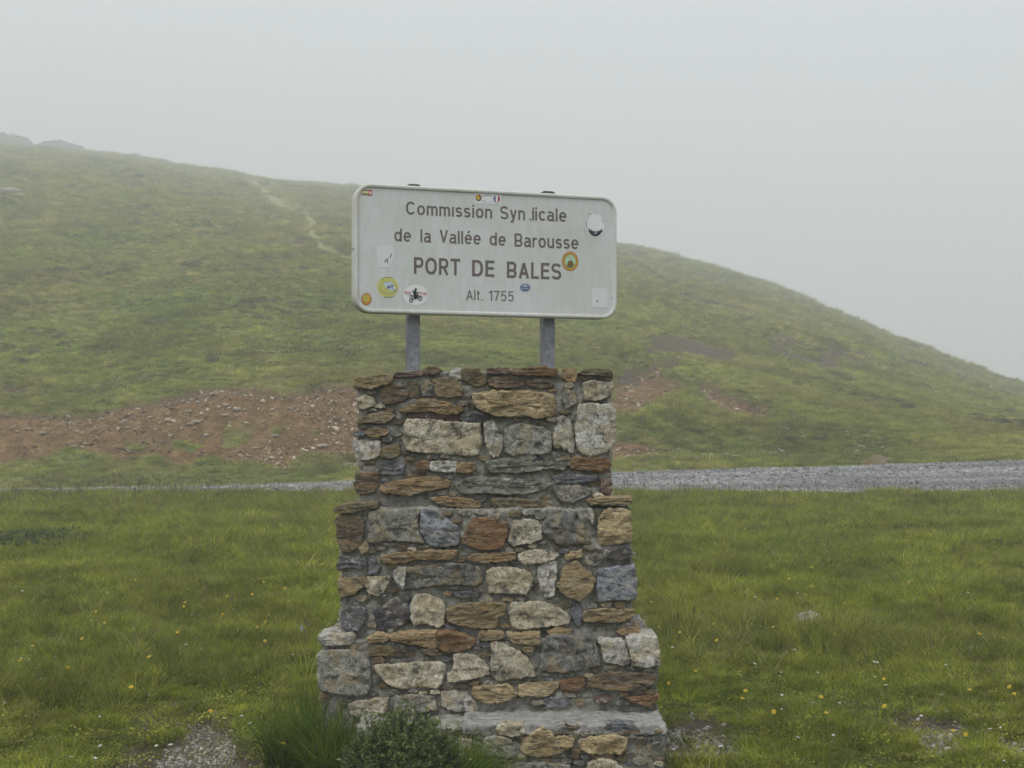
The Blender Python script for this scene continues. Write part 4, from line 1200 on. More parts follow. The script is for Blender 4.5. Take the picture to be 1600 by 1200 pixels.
def box_mesh(x0, x1, y0, y1, z0, z1):
    return [(x0, y0, z0), (x1, y0, z0), (x1, y1, z0), (x0, y1, z0), (x0, y0, z1), (x1, y0, z1), (x1, y1, z1), (x0, y1, z1)], [(3, 2, 1, 0), (4, 5, 6, 7), (0, 1, 5, 4), (1, 2, 6, 5), (2, 3, 7, 6), (3, 0, 4, 7)]
YPOST = 0.112
for k, (pa, pb, ptop) in enumerate(((632.5, 657.5, 292.5), (843, 867.5, 303.5))):
    cx = (L(pa, 530, -YPOST)[0] + L(pb, 530, -YPOST)[0]) / 2
    wv = abs(L(pb, 530, -YPOST)[0] - L(pa, 530, -YPOST)[0])
    hw = wv * 0.79 / 2
    top = L((pa + pb) / 2, ptop, -YPOST)[1]
    bot = TI[1][5] - SO.z - 0.12
    lo = [(a, y, bot) for a, y in rrect(cx - hw, cx + hw, YPOST - hw * 0.9, YPOST + hw * 0.9, 0.012, 4)]
    hi = [(a, y, top) for a, y, _ in lo]
    n_ = len(lo)
    po = mobj('post', lo + hi, [(i, (i + 1) % n_, n_ + (i + 1) % n_, n_ + i) for i in range(n_)] + [tuple(range(n_))[::-1], tuple(range(n_, 2 * n_))], M_GAL, SIGN, local=True)
    rings = []
    for e, z in ((0.001, -0.004), (0.001, 0.004), (-0.002, 0.009), (-0.010, 0.013), (-0.022, 0.0145)):
        rings.append([(a, y, top + z) for a, y in rrect(cx - hw - e, cx + hw + e, YPOST - hw * 0.9 - e, YPOST + hw * 0.9 + e, max(0.013 + e, 0.003), 4)])
    V = sum(rings, []); Fc = []
    for q in range(len(rings) - 1):
        for i in range(n_):
            Fc.append((q * n_ + i, q * n_ + (i + 1) % n_, (q + 1) * n_ + (i + 1) % n_, (q + 1) * n_ + i))
    Fc.append(tuple(range((len(rings) - 1) * n_, len(rings) * n_)))
    mobj('cap', V, Fc, M_BLACK, po, local=True)
    for zc in (tt - 0.10, tb + 0.10):   # clamp bands behind the panel
        v_, f_ = box_mesh(cx - hw - 0.02, cx + hw + 0.02, 0.0745, YPOST + hw * 0.9 + 0.004, zc - 0.015, zc + 0.015)
        mobj('clamp', v_, f_, M_GAL, po, local=True)

# letter shapes drawn as pen strokes: cap height 1, x-height 0.75
def _arc(cx, cy, rx, ry, a0, a1, n=None):
    n = n or max(3, int(abs(a1 - a0) / 15)); o = []
    for i in range(n + 1):
        a = R(a0 + (a1 - a0) * i / n); c, s_ = math.cos(a), math.sin(a); e = 0.88   # a little squarer than an ellipse
        o.append((cx + rx * math.copysign(abs(c) ** e, c), cy + ry * math.copysign(abs(s_) ** e, s_)))
    return o
def glyph(ch, w):
    h = w / 2; X = 0.75
    W = 0.60; cx = W / 2; rx = W / 2 - h; ry = X / 2 - h; cy = X / 2
    if ch == 'o': return W, [_arc(cx, cy, rx, ry, 90, 450)]
    if ch == 'c': return .55, [_arc(cx, cy, rx, ry, 42, 318)]
    if ch in 'e\u00e9':
        st = [[(h, .385)] + [(W - h, .385)] + _arc(cx, cy, rx, ry, 3, 318)[1:]]
        if ch == '\u00e9': st.append([(.27, .84), (.40, 1.04)])
        return W, st
    if ch == 'd': return W, [_arc(cx - .01, cy, rx - .01, ry, 90, 450), [(W - h, 0), (W - h, 1)]]
    if ch in 'nu' or ch == 'm' or ch == 'r':
        if ch == 'n': return .55, [[(h, 0), (h, X)], [(h, .45)] + _arc(.275, .475, .275 - h, X - .475 - h, 170, 0) + [(.55 - h, 0)]]
        if ch == 'u': return .55, [[(.55 - h, X), (.55 - h, 0)], [(h, X)] + _arc(.275, .275, .275 - h, .275 - h, 180, 350) + [(.55 - h, .32)]]
        if ch == 'r': return .36, [[(h, 0), (h, X)], [(h, .42)] + _arc(.33, .42, .33 - h, X - .42 - h, 170, 92) + [(.36, X - h)]]
        a = (.84 + w) / 2 - h
        return .84, [[(h, 0), (h, X)], [(h, .5)] + _arc((h + a) / 2, .50, (a - h) / 2, X - .5 - h, 170, 0) + [(a, 0)], [(a, .5)] + _arc((a + .84 - h) / 2, .50, (.84 - h - a) / 2, X - .5 - h, 170, 0) + [(.84 - h, 0)]]
    if ch == '\u0131': return w, [[(h, 0), (h, X)]]
    if ch == 'i': return w, [[(h, 0), (h, X)], [(h, .86), (h, 1.0)]]
    if ch == 'l': return w, [[(h, 0), (h, 1)]]
    if ch == 't': return .34, [[(.13, .96), (.13, .16)] + _arc(.24, .16, .11, .16 - h, 180, 275), [(0, X - h + .01), (.32, X - h + .01)]]
    if ch == 's':
        q = (X - 2 * h) / 4
        return .52, [_arc(.26, X - h - q, .26 - h, q, 25, 250, 12) + _arc(.26, h + q, .26 - h, q, 75, -155, 12)]
    if ch == 'S':
        q = (1 - 2 * h) / 4
        return .66, [_arc(.33, 1 - h - q, .33 - h, q, 20, 250, 14) + _arc(.33, h + q, .33 - h, q, 75, -160, 14)]
    if ch == 'a':
        return .56, [_arc(.27, .55, .27 - h, .20 - h, 155, 10) + [(.55 - h, .5), (.55 - h, .1), (.56, .0)], [(.55 - h, .43), (.33, .41)] + _arc(.24, .235, .24 - h, .235 - h + .01, 75, 270) + [(.36, h + .02), (.55 - h, .20)]]
    if ch == 'y': return .54, [[(h * .9, X), (.27, .10)], [(.54 - h * .9, X), (.26, .0), (.20, -.15), (.06, -.17)]]
    if ch == 'z': return .5, [[(.02, X - h), (.44, X - h), (.06, h), (.48, h)]]
    if ch == 'C': return .72, [_arc(.37, .5, .37 - h, .5 - h, 38, 322)]
    if ch == 'O': return .76, [_arc(.38, .5, .38 - h, .5 - h, 90, 450)]
    if ch == 'V': return .66, [[(h * .9, 1), (.33, .06)], [(.66 - h * .9, 1), (.33, .06)]]
    if ch == 'A': return .68, [[(h * .9, 0), (.34, .94)], [(.68 - h * .9, 0), (.34, .94)], [(.17, .30), (.51, .30)]]
    if ch == 'L': return .52, [[(h, 1), (h, h), (.52, h)]]
    if ch == 'T': return .62, [[(0, 1 - h), (.62, 1 - h)], [(.31, 1 - w), (.31, 0)]]
    if ch == 'E': return .56, [[(.56, 1 - h), (h, 1 - h), (h, h), (.56, h)], [(h, .52), (.52, .52)]]
    if ch == 'D': return .68, [[(h, h), (h, 1 - h), (.32, 1 - h)] + _arc(.32, .5, .36 - h, .5 - h, 85, -85) + [(.32, h), (h, h), (h, h + .02)]]
    if ch in 'PRB':
        y = .46
        bowl = [(h, 0), (h, 1 - h), (.36, 1 - h)] + _arc(.36, (1 - h + y) / 2, .26 - h, (1 - h - y) / 2, 80, -80) + [(.36, y), (h, y)]
        if ch == 'P': return .60, [bowl]
        if ch == 'R': return .64, [bowl, [(.34, y), (.64 - h * 1.1, 0)]]
        return .64, [bowl, [(h, y), (.37, y)] + _arc(.37, (h + y) / 2, .27 - h, (y - h) / 2, 80, -80) + [(.37, h), (h, h)]]
    if ch == '1': return .34, [[(.0, .80), (.14, .84), (.34 - h, 1.0)], [(.34 - h, 0), (.34 - h, 1)]]
    if ch == '7': return .54, [[(0, 1 - h), (.54 - h * .5, 1 - h), (.34, .55), (.20, 0)]]
    if ch == '5': return .56, [[(.52, 1 - h), (.13, 1 - h), (.09, .50)] + _arc(.28, .335, .28 - h, .335 - h, 140, -150)]
    if ch == '.': return w, [[(h, 0), (h, w)]]
    return .3, []
def text_mesh(body, wd=0.15, spacing=1.0):
    V = []; Fc = []; x = 0.0; layer = 0
    for ch in body:
        W, strokes = glyph(ch, wd)
        for st in strokes:
            P = [Vector(q) for q in st]
            P = [P[0]] + [b for a, b in zip(P, P[1:]) if (b - a).length > 1e-4]
            closed = len(P) > 6 and (P[0] - P[-1]).length < 1e-3
            if closed: P = P[:-1]
            n = len(P); b0 = len(V); layer = (layer + 1) % 4
            for i, q in enumerate(P):
                a = P[i - 1] if (i > 0 or closed) else None; b = P[(i + 1) % n] if (i < n - 1 or closed) else None
                t1 = (q - a).normalized() if a is not None else None; t2 = (b - q).normalized() if b is not None else None
                if t1 is None: t1 = t2
                if t2 is None: t2 = t1
                m = (t1 + t2); m = m.normalized() if m.length > .2 else t1
                nn = Vector((-m.y, m.x)); k = wd / 2 / max(nn.dot(Vector((-t1.y, t1.x))), 0.45)
                for sg in (1, -1): V.append((x + q.x + nn.x * k * sg, q.y + nn.y * k * sg, layer))
            for i in range(n if closed else n - 1):
                j = (i + 1) % n; Fc.append((b0 + 2 * i, b0 + 2 * i + 1, b0 + 2 * j + 1, b0 + 2 * j))
        x += W + 0.135 * spacing
    return V, Fc
def word(body, x0, x1, yb0, yb1, cap, bold=0.148, spacing=1.0, mat=None, parent=None, name='word', dy=-0.0007):
    """x0..x1 left/right in the picture, yb0/yb1 baseline there, cap height in picture units"""
    V, Fc = text_mesh(body, bold, spacing)
    a = min(v[0] for v in V); b = max(v[0] for v in V)
    s0, t0 = L(x0, yb0); s1, t1 = L(x1, yb1)
    base = (t0 + t1) / 2
    ch = (L(x0, yb0 - cap)[1] - t0 + L(x1, yb1 - cap)[1] - t1) / 2
    W = [(s0 + (v[0] - a) / (b - a) * (s1 - s0), dy - 0.00006 * v[2], base + v[1] * ch) for v in V]
    return mobj(name, W, Fc, mat or M_LET, parent or SIGN, local=True), (s0, s1, base, ch)
words = [('Comm\u0131ssion', 634.3, 768.8, 336.0, 340.6, 20.3, .148), ('dummy', 0, 0, 0, 0, 0, 0),
         ('de', 616.2, 642.3, 376.9, 377.8, 20.2, .148), ('la', 656.9, 674, 378.4, 379.2, 20.2, .148), ('Vall\u00e9e', 687, 751.2, 379.8, 382.3, 20.4, .148),
         ('de', 765, 790.3, 383.2, 384.4, 20.4, .148), ('Barousse', 804, 903.9, 385.3, 389.6, 20.6, .148),
         ('PORT', 646.7, 718.8, 427.6, 430.9, 26.2, .165), ('DE', 737.5, 772.4, 431.6, 432.9, 25.6, .165), ('BALES', 791.9, 876.9, 434.0, 437.4, 25.6, .165),
         ('Alt.', 728.4, 754, 468.4, 469.3, 15.8, .12), ('1755', 763.3, 802.6, 469.6, 471.2, 15.8, .12)]
for b, xa, xb, y0_, y1_, ch_, bo in words:
    if b == 'dummy': continue
    word(b, xa, xb, y0_, y1_, ch_, bo)
# 'Syndicale', whose d has lost its bowl
word('Syn', 781.5, 820.3, 342.6, 344.0, 20.4, .148)
dm, _ = word('d', 825.5, 834.3, 344.3, 344.5, 20.4, .148)
import bmesh
bm = bmesh.new(); bm.from_mesh(dm.data)
xsn = [v.co.x for v in bm.verts]; zsn = [v.co.z for v in bm.verts]
xl, xr_, zl, zh = min(xsn), max(xsn), min(zsn), max(zsn)
cutx = xr_ - (xr_ - xl) * 0.36
bmesh.ops.bisect_plane(bm, geom=bm.verts[:] + bm.edges[:] + bm.faces[:], plane_co=(cutx, 0, 0), plane_no=(1, 0, 0))
bmesh.ops.bisect_plane(bm, geom=bm.verts[:] + bm.edges[:] + bm.faces[:], plane_co=(xl + (xr_ - xl) * 0.35, 0, zl + (zh - zl) * 0.11), plane_no=(0.35, 0, 1))
bmesh.ops.bisect_plane(bm, geom=bm.verts[:] + bm.edges[:] + bm.faces[:], plane_co=(cutx - (xr_ - xl) * 0.16, 0, 0), plane_no=(1, 0, 0))
bmesh.ops.bisect_plane(bm, geom=bm.verts[:] + bm.edges[:] + bm.faces[:], plane_co=(xl, 0, zl + (zh - zl) * 0.88), plane_no=(0, 0, 1))
kill = []
for f in bm.faces:
    c = f.calc_center_median()
    if c.x < cutx and (zl + (zh - zl) * 0.11 < c.z or c.x > cutx - (xr_ - xl) * 0.16): kill.append(f)
bmesh.ops.delete(bm, geom=kill, context='FACES')
bm.to_mesh(dm.data); bm.free()
word('icale', 836.2, 885.2, 344.6, 346.6, 20.4, .148)

# stickers
def stk(layers, label, name='sticker'):
    """layers: list of (picture outline, material)"""
    V = []; Fc = []; mats = []; mi = []
    for k, (poly, m) in enumerate(layers):
        if m not in mats: mats.append(m)
        b0 = len(V); y = -0.0009 - 0.00025 * k
        for q in poly:
            s_, t_ = L(*q); V.append((s_, y, t_))
        Fc.append(tuple(range(b0, len(V)))); mi.append(mats.index(m))
    o = mobj(name, V, Fc, mats, SIGN, local=True, midx=mi)
    if label: o['label'] = label
    return o
def ell(cx, cy, rx, ry, n=28, a0=0, a1=360, rot=0):
    full = (a1 - a0) >= 360
    m = n if full else n + 1
    c, s_ = math.cos(R(rot)), math.sin(R(rot))
    P = []
    for i in range(m):
        a = R(a0 + (a1 - a0) * i / n); x, y = rx * math.cos(a), ry * math.sin(a)
        P.append((cx + x * c - y * s_, cy + x * s_ + y * c))
    return P
def arc(cx, cy, rx, ry, a0, a1, wd, n=12):
    o = [(cx + rx * math.cos(R(a0 + (a1 - a0) * i / n)), cy + ry * math.sin(R(a0 + (a1 - a0) * i / n))) for i in range(n + 1)]
    i_ = [(cx + (rx - wd) * math.cos(R(a0 + (a1 - a0) * i / n)), cy + (ry - wd) * math.sin(R(a0 + (a1 - a0) * i / n))) for i in range(n + 1)]
    return o + i_[::-1]
def line(pts, wd):
    P = [Vector(q) for q in pts]; l = []; r = []
    for i, q in enumerate(P):
        a = P[max(i - 1, 0)]; b = P[min(i + 1, len(P) - 1)]; t = (b - a).normalized(); n = Vector((-t.y, t.x)) * wd / 2
        l.append(tuple(q + n)); r.append(tuple(q - n))
    return l + r[::-1]
def pc(name, c): return plain('print_' + name, c, 0.5)
K = dict(white=pc('white', (0.72, 0.72, 0.71)), ghost=pc('ghost_white', (0.645, 0.655, 0.65)), red=pc('red', (0.42, 0.06, 0.06)), dred=pc('dark_red', (0.24, 0.07, 0.05)), blue=pc('blue', (0.10, 0.16, 0.32)),
         navy=pc('navy', (0.05, 0.09, 0.18)), yel=pc('yellow', (0.52, 0.53, 0.15)), yel2=pc('pale_yellow', (0.62, 0.60, 0.32)), ora=pc('orange', (0.50, 0.27, 0.04)), gold=pc('gold', (0.62, 0.40, 0.05)), olive=pc('olive', (0.20, 0.21, 0.10)),
         brown=pc('brown', (0.17, 0.10, 0.04)), blk=pc('black', (0.03, 0.03, 0.033)), gry=pc('grey', (0.22, 0.23, 0.25)), aqua=pc('aqua', (0.42, 0.60, 0.42)), lblue=pc('light_blue', (0.50, 0.56, 0.64)), green=pc('green', (0.30, 0.42, 0.12)), steel=pc('steel_blue', (0.12, 0.17, 0.29)), pink=pc('pink', (0.65, 0.35, 0.34)))
stk([([(565, 295.5), (581.2, 296.3), (581.2, 306.2), (565, 305.2)], K['pink']), ([(565.8, 296.4), (575.6, 296.9), (575.6, 298.7), (565.8, 298.2)], K['olive']), ([(565.8, 298.2), (575.6, 298.7), (575.6, 302.3), (565.8, 301.8)], K['yel2']),
     ([(565.8, 301.8), (575.6, 302.3), (575.6, 304.8), (565.8, 304.3)], K['olive']), ([(576.0, 296.8), (580.8, 297.1), (580.8, 305.6), (576.0, 305.2)], K['red']), ([(577.8, 299), (579.3, 299), (579.3, 304), (577.8, 304)], K['white']), ([(576.8, 300.6), (580.2, 300.7), (580.2, 302.2), (576.8, 302.1)], K['white'])], 'small striped and red rectangular sticker')
stk([([(742.6, 301.5), (782.5, 303.5), (782.5, 319.5), (742.6, 317.5)], K['white']), (ell(747.7, 309.2, 4.6, 5.6), K['brown']), (ell(747.3, 309.0, 3.1, 3.8), K['gold']), (ell(749.3, 307.2, 1.2, 1.6), K['dred']), (line([(744.6, 311.3), (750.4, 311.5)], .8), K['olive']),
     (arc(761.5, 310.4, 9.4, 5.6, 200, 318, .7), K['gry']), (arc(761.5, 310.4, 9.4, 5.6, 42, 84, .7), K['gry']), (arc(761.5, 310.4, 9.4, 5.6, 102, 160, .7), K['gry']),
     (ell(775.8, 310.7, 4.9, 6.2), K['blue']), (ell(775.8, 310.7, 4.9, 6.2, 20, -90, 90), K['red']), ([(774.2, 305.0), (777.4, 305.0), (777.4, 316.4), (774.2, 316.4)], K['white'])], 'white sticker with blue, white and red roundel')
egg = [(930 + (13.6 + (0.8 if a < 180 else -0.8)) * math.cos(R(a)), 351.5 + 18.5 * math.sin(R(a))) for a in range(0, 360, 12)]
tre = [(918.6, 357.5), (919.4, 356.0), (920.6, 360.3), (921.6, 355.5), (922.6, 361), (924.3, 357.2), (925.2, 361.8), (927.2, 359.8), (929.0, 362.2), (931.2, 360.6), (933.0, 362), (935.0, 360.0), (936.6, 361.6), (937.8, 357.6), (939.0, 360.8), (940.6, 356.2), (941.2, 360.2), (941.6, 363.2)]
stk([(egg, K['white']), (tre + [(930 + 12.6 * math.cos(R(a)), 352 + 17.4 * math.sin(R(a))) for a in range(35, 150, 10)], K['blk']), (ell(930.5, 364.2, 3.2, 2.0), K['gry']),
     (line([(920.5, 336), (922.0, 334.6), (924.6, 334)], .8), K['gry']), (ell(931.7, 334.8, 0.9, 1.2, 8), K['gry']), (ell(940.2, 343.5, 0.7, 1.2, 8), K['gry']), (ell(942.0, 346.8, 0.8, 1.2, 8), K['gry']), (arc(930, 351.5, 13.9, 18.7, 165, 195, .7), K['gry']), (line([(911.5, 360.2), (914, 360.8)], .7), K['gry'])], 'white egg-shaped sticker with black treetops')
stk([([(588.5, 386), (591, 383.2), (612, 384.4), (615.3, 388), (615.3, 405), (609, 417), (596, 418.2), (590, 416)], K['ghost']), (line([(611.6, 396.5), (610.4, 400), (609.2, 403.5)], 1.4), K['blk']), (line([(600.8, 410), (603, 406), (606.6, 404.6)], 1.8), K['gry']), (line([(604.8, 405), (605.4, 411.5)], 1.2), K['blk'])], 'faded white sticker remains')
stk([(ell(605.5, 448.4, 17.5, 16.4), K['yel2']), (ell(606, 448.6, 15.8, 14.8), K['yel']), (arc(606, 448.5, 16.6, 15.9, 225, 300, 1.0), K['olive']), (arc(606, 449.5, 16.2, 15.4, 55, 110, .8), K['olive']), (ell(606.5, 449.5, 13.6, 9.8), K['gry']), (ell(606.5, 449.5, 12.9, 9.1), K['yel']),
     ([(598.5, 443.5), (606, 439.8), (608, 441.6), (611.6, 439.9), (614.2, 444), (618.5, 452), (613, 454.8), (606.5, 452.5), (602.2, 448.2)], K['lblue']), (ell(606.8, 448.8, 2.6, 2.6, 12), K['steel']), (ell(611.6, 447.0, 2.4, 2.4, 12), K['navy']), (ell(611.0, 446.7, 1.0, 1.0, 8), K['white']),
     (line([(612, 451), (617, 454), (620.5, 453)], 1.1), K['gry']), (line([(602, 450.5), (603, 456)], .7), K['olive'])], 'yellow round sticker with white and blue emblem')
# trail bike sticker
wheels = lambda cx, cy: [(ell(cx, cy, 3.3, 3.9), K['blk']), (ell(cx, cy, 1.9, 2.4), K['white']), (ell(cx, cy, .7, .8, 8), K['blk'])]
bike = stk([(ell(649.4, 461, 19.2, 16.2, 36), K['white'])] + wheels(642.2, 469.6) + wheels(656.6, 466.2) +
    [([(645.8, 461.6), (652.4, 460.2), (653.2, 463.6), (651.6, 467.2), (648.4, 467.8), (646.2, 465.4)], K['blk']), (ell(649.3, 452.2, 1.9, 2.0, 12), K['blk']), ([(645.4, 454.6), (649.2, 453.6), (651.0, 456.4), (650.4, 461.2), (646.6, 461.6), (645.2, 458.6)], K['blk']),
     (line([(642.6, 454.2), (645.8, 454.6), (648.2, 455.4)], 1.1), K['blk']), (line([(648.2, 456.2), (651.8, 457.6), (654.2, 456.2)], 1.3), K['blk']), (line([(651.6, 457.6), (653.8, 461.2), (656.6, 466)], 1.2), K['blk']), (line([(639.8, 461.2), (643.4, 462.2), (647, 462.8)], 1.4), K['blk']), (line([(640.4, 463.6), (644.6, 464.8)], .8), K['blk']),
     (line([(642.2, 469.6), (646.4, 465.8)], 1.2), K['blk']), (line([(647.6, 461.6), (650.6, 463.4), (649.4, 466.6)], 1.5), K['blk'])], 'white oval sticker with black motorbike rider')
for body, xa, xb, ya_, yb_, cp in (('Alzo', 631.6, 641.0, 458.8, 459.6, 4.4), ('Trail', 655.0, 666.2, 460.0, 461.6, 4.8)):
    word(body, xa, xb, ya_, yb_, cp, .17, 1.0, K['red'], bike, 'lettering', -0.0068)
stk([(ell(572.4, 467.3, 8.0, 9.8), K['dred']), (ell(572.4, 467.3, 7.0, 8.8), K['ora']), (ell(572.6, 467.5, 5.0, 6.2), K['gold']), ([(567.5, 468.5), (570.0, 465.2), (572.2, 463.6), (575.8, 466.8), (572.6, 468.2), (570, 469.2)], K['green']), (line([(568, 471), (572.5, 472.8), (577, 471)], .9), K['dred']), (arc(572.4, 467.3, 7.0, 8.6, 200, 340, .8), K['yel2'])], 'small red and yellow oval sticker')
stk([(ell(820.4, 449.4, 7.9, 6.3), K['steel']), ([(815.4, 447.6), (818, 445.6), (820.2, 444.6), (823, 446), (824.6, 448), (820.5, 447.4)], K['lblue']), (line([(814.6, 450.6), (826, 451.2)], .7), K['lblue'])], 'small blue oval sticker')
stk([(ell(890.6, 408.3, 12.8, 15.2, 32), K['dred']), (ell(890.6, 408.3, 12.2, 14.5, 32), K['ora']), (ell(890.6, 408.6, 9.0, 11.2), K['olive']), (ell(890.8, 408.6, 8.2, 10.3), K['aqua']), ([(884.4, 413), (888, 407.2), (894, 407.4), (897.6, 412.6), (897.2, 416.2), (892, 418.7), (887, 417.6)], K['green']), ([(885.5, 415.6), (888.8, 407.0), (893.8, 407.2), (896, 414.6), (892.8, 418), (887.4, 417.2)], K['brown']), (line([(886.4, 402.6), (888.4, 400.4), (891, 402.8), (894.6, 402.2)], .8), K['olive'])], 'orange and green round sticker')
stk([([(924.6, 450.2), (949, 451), (949, 481), (924.6, 480)], K['ghost']), (ell(933.4, 470.6, 1.3, 1.2, 10), K['blk']), (line([(955.6, 464.6), (956.6, 468)], 1.2), K['gry'])], 'faint pale square sticker with a dark spot')
# faint worn small print at the foot of the panel
word('...............', 750, 800, 483.6, 485, 8, .1, 1.2, pc('worn', (0.52, 0.53, 0.52)), SIGN, 'small_print')

# ------------------------------------------------------------ shrub and tussocks at the foot of the pillar
def blades(n, cx, cy, rx, ry, hmin, hmax, wid, lean, seed, segs=5, lead=(0, 0), zf=None, outw=1.0):
    r = np.random.default_rng(seed); V = []; Fc = []; T = []
    for _ in range(n):
        a = r.uniform(0, 2 * math.pi); q = math.sqrt(r.uniform())
        bx, by = cx + rx * q * math.cos(a), cy + ry * q * math.sin(a)
        h = r.uniform(hmin, hmax) * (1.1 - 0.35 * q); l = abs(r.normal(lean, lean * 0.45)) * (0.5 + q)
        dx = math.cos(a) * outw + lead[0] + r.normal(0, .5); dy = math.sin(a) * outw + lead[1] + r.normal(0, .5)
        dn = math.hypot(dx, dy) + 1e-6; dx /= dn; dy /= dn
        fa = math.atan2(dy, dx) + math.pi / 2 + r.normal(0, .5); wx, wy = math.cos(fa), math.sin(fa)
        z0_ = float(field_height(np.array(bx), np.array(by))) - 0.01
        b0 = len(V)
        for k in range(segs + 1):
            t = k / segs; off = h * l * (t ** 1.8) * 1.1; z = h * (t - 0.45 * l * t ** 2.6); ww = wid * r.uniform(.9, 1.1) * (1 - t ** 2) * 0.5 + 0.0002
            V += [(bx + dx * off - wx * ww, by + dy * off - wy * ww, z0_ + z), (bx + dx * off + wx * ww, by + dy * off + wy * ww, z0_ + z)]; T += [t, t]
        for k in range(segs):
            i = b0 + 2 * k; Fc.append((i, i + 1, i + 3, i + 2))
    return V, Fc, T
def tussock(V, Fc, T, mat, label, name='grass_tussock', group=None):
    o = mobj(name, V, Fc, mat, smoothf=True)
    a = o.data.attributes.new('tip', 'FLOAT', 'POINT'); a.data.foreach_set('value', np.array(T, np.float32))
    return tag(o, label, 'grass', group)
def X_(px, Y): return (px - 800) / F * Y
V, Fc, T = blades(1000, X_(485, 6.7), 6.72, 0.21, 0.16, 0.20, 0.52, 0.0060, 0.34, 301, outw=0.45)
V2, F2, T2 = blades(500, X_(525, 6.45), 6.45, 0.12, 0.12, 0.18, 0.44, 0.0060, 0.36, 302, outw=0.5)
b0 = len(V); tussock(V + V2, Fc + [tuple(i + b0 for i in f) for f in F2], T + T2, GDARK, 'tall dark green grass tussock against the left foot of the pillar')
V, Fc, T = blades(900, X_(712, 6.22), 6.20, 0.12, 0.10, 0.22, 0.40, 0.005, 0.55, 303, lead=(0.25, 0))
tussock(V, Fc, T, GDARK, 'dark arching grass tussock between the leafy shrub and the ledge')

GSH = foliage_mat('shrub_leaves', (0.20, 0.31, 0.075), (0.12, 0.205, 0.045), (0.38, 0.46, 0.18), 9.0, trans=0.35)
M_TWIG = plain('shrub_twigs', (0.11, 0.095, 0.07), 0.9)
GWEED = foliage_mat('weed_leaves', (0.105, 0.160, 0.050), (0.06, 0.10, 0.035), (0.18, 0.21, 0.09), 3.0, trans=0.3)
def shrub(name, label, cx, cy, rx, ry, h, n, seed, leaf=0.017, parent_mat=GSH):
    z0_ = float(field_height(np.array(cx), np.array(cy)))
    th = thing(name, label, 'shrub', (cx, cy, z0_))
    r = np.random.default_rng(seed)
    SV = []; SF = []; LV = []; LF = []; LT = []
    for k in range(n):
        a = r.uniform(0, 2 * math.pi); q = math.sqrt(r.uniform())
        tip = Vector((rx * q * math.cos(a), ry * q * math.sin(a), h * math.sqrt(max(0, 1 - 0.82 * q * q)) * r.uniform(0.6, 1.08)))
        b = Vector((tip.x * 0.25 + r.normal(0, .02), tip.y * 0.25 + r.normal(0, .02), 0))
        mid = b.lerp(tip, 0.5) + Vector((r.normal(0, .015), r.normal(0, .015), 0.03))
        pts = [b, mid, tip]
        for (p0, p1, w0, w1) in ((b, mid, .0032, .0022), (mid, tip, .0022, .0008)):
            d = (p1 - p0).normalized(); o1 = d.orthogonal().normalized(); o2 = d.cross(o1)
            i = len(SV)
            for (pp, ww) in ((p0, w0), (p1, w1)):
                for c in range(3):
                    an = c * 2.094; SV.append(pp + (o1 * math.cos(an) + o2 * math.sin(an)) * ww)
            for c in range(3): SF.append((i + c, i + (c + 1) % 3, i + 3 + (c + 1) % 3, i + 3 + c))
        m = int(r.integers(9, 16))
        for q2 in range(m):
            t = r.uniform(0.3, 1.02)
            c = (b.lerp(mid, t * 2) if t < .5 else mid.lerp(tip, t * 2 - 1))
            d = Vector((r.normal(0, 1), r.normal(0, 1), r.normal(0.5, .6))).normalized()
            sd_ = d.cross(Vector((r.normal(), r.normal(), r.normal()))).normalized(); nn = d.cross(sd_)
            s_ = leaf * r.uniform(0.55, 1.3)
            i = len(LV)
            LV += [c, c + d * s_ * .45 + sd_ * s_ * .27 + nn * s_ * .08, c + d * s_, c + d * s_ * .45 - sd_ * s_ * .27 + nn * s_ * .08]
            tv = r.uniform(); LT += [tv] * 4
            LF.append((i, i + 1, i + 2)); LF.append((i, i + 2, i + 3))
    mobj('stem', SV, SF, M_TWIG, th, local=True)
    fo = mobj('foliage', LV, LF, parent_mat, th, local=True)
    a_ = fo.data.attributes.new('tip', 'FLOAT', 'POINT'); a_.data.foreach_set('value', np.array(LT, np.float32))
    return th
shrub('leafy_shrub', 'low grey-green leafy shrub in front of the pillar foot', X_(632, 6.15), 6.14, 0.28, 0.18, 0.385, 1250, 311, leaf=0.022)
hp = ground_hit(50, 850)
shrub('leafy_shrub', 'low patch of dark broad-leaved plants at the left edge of the meadow', hp.x, hp.y, 0.95, 1.5, 0.17, 200, 312, leaf=0.045, parent_mat=GWEED)
hp = ground_hit(1415, 832)
shrub('leafy_shrub', 'small dark weed clump in the right meadow near the road', hp.x, hp.y, 0.22, 0.3, 0.13, 110, 313, leaf=0.04, parent_mat=GWEED)
hp = ground_hit(1565, 862)
shrub('leafy_shrub', 'wide dark weed clump at the right edge of the meadow', hp.x, hp.y, 0.30, 0.4, 0.13, 130, 314, leaf=0.04, parent_mat=GWEED)

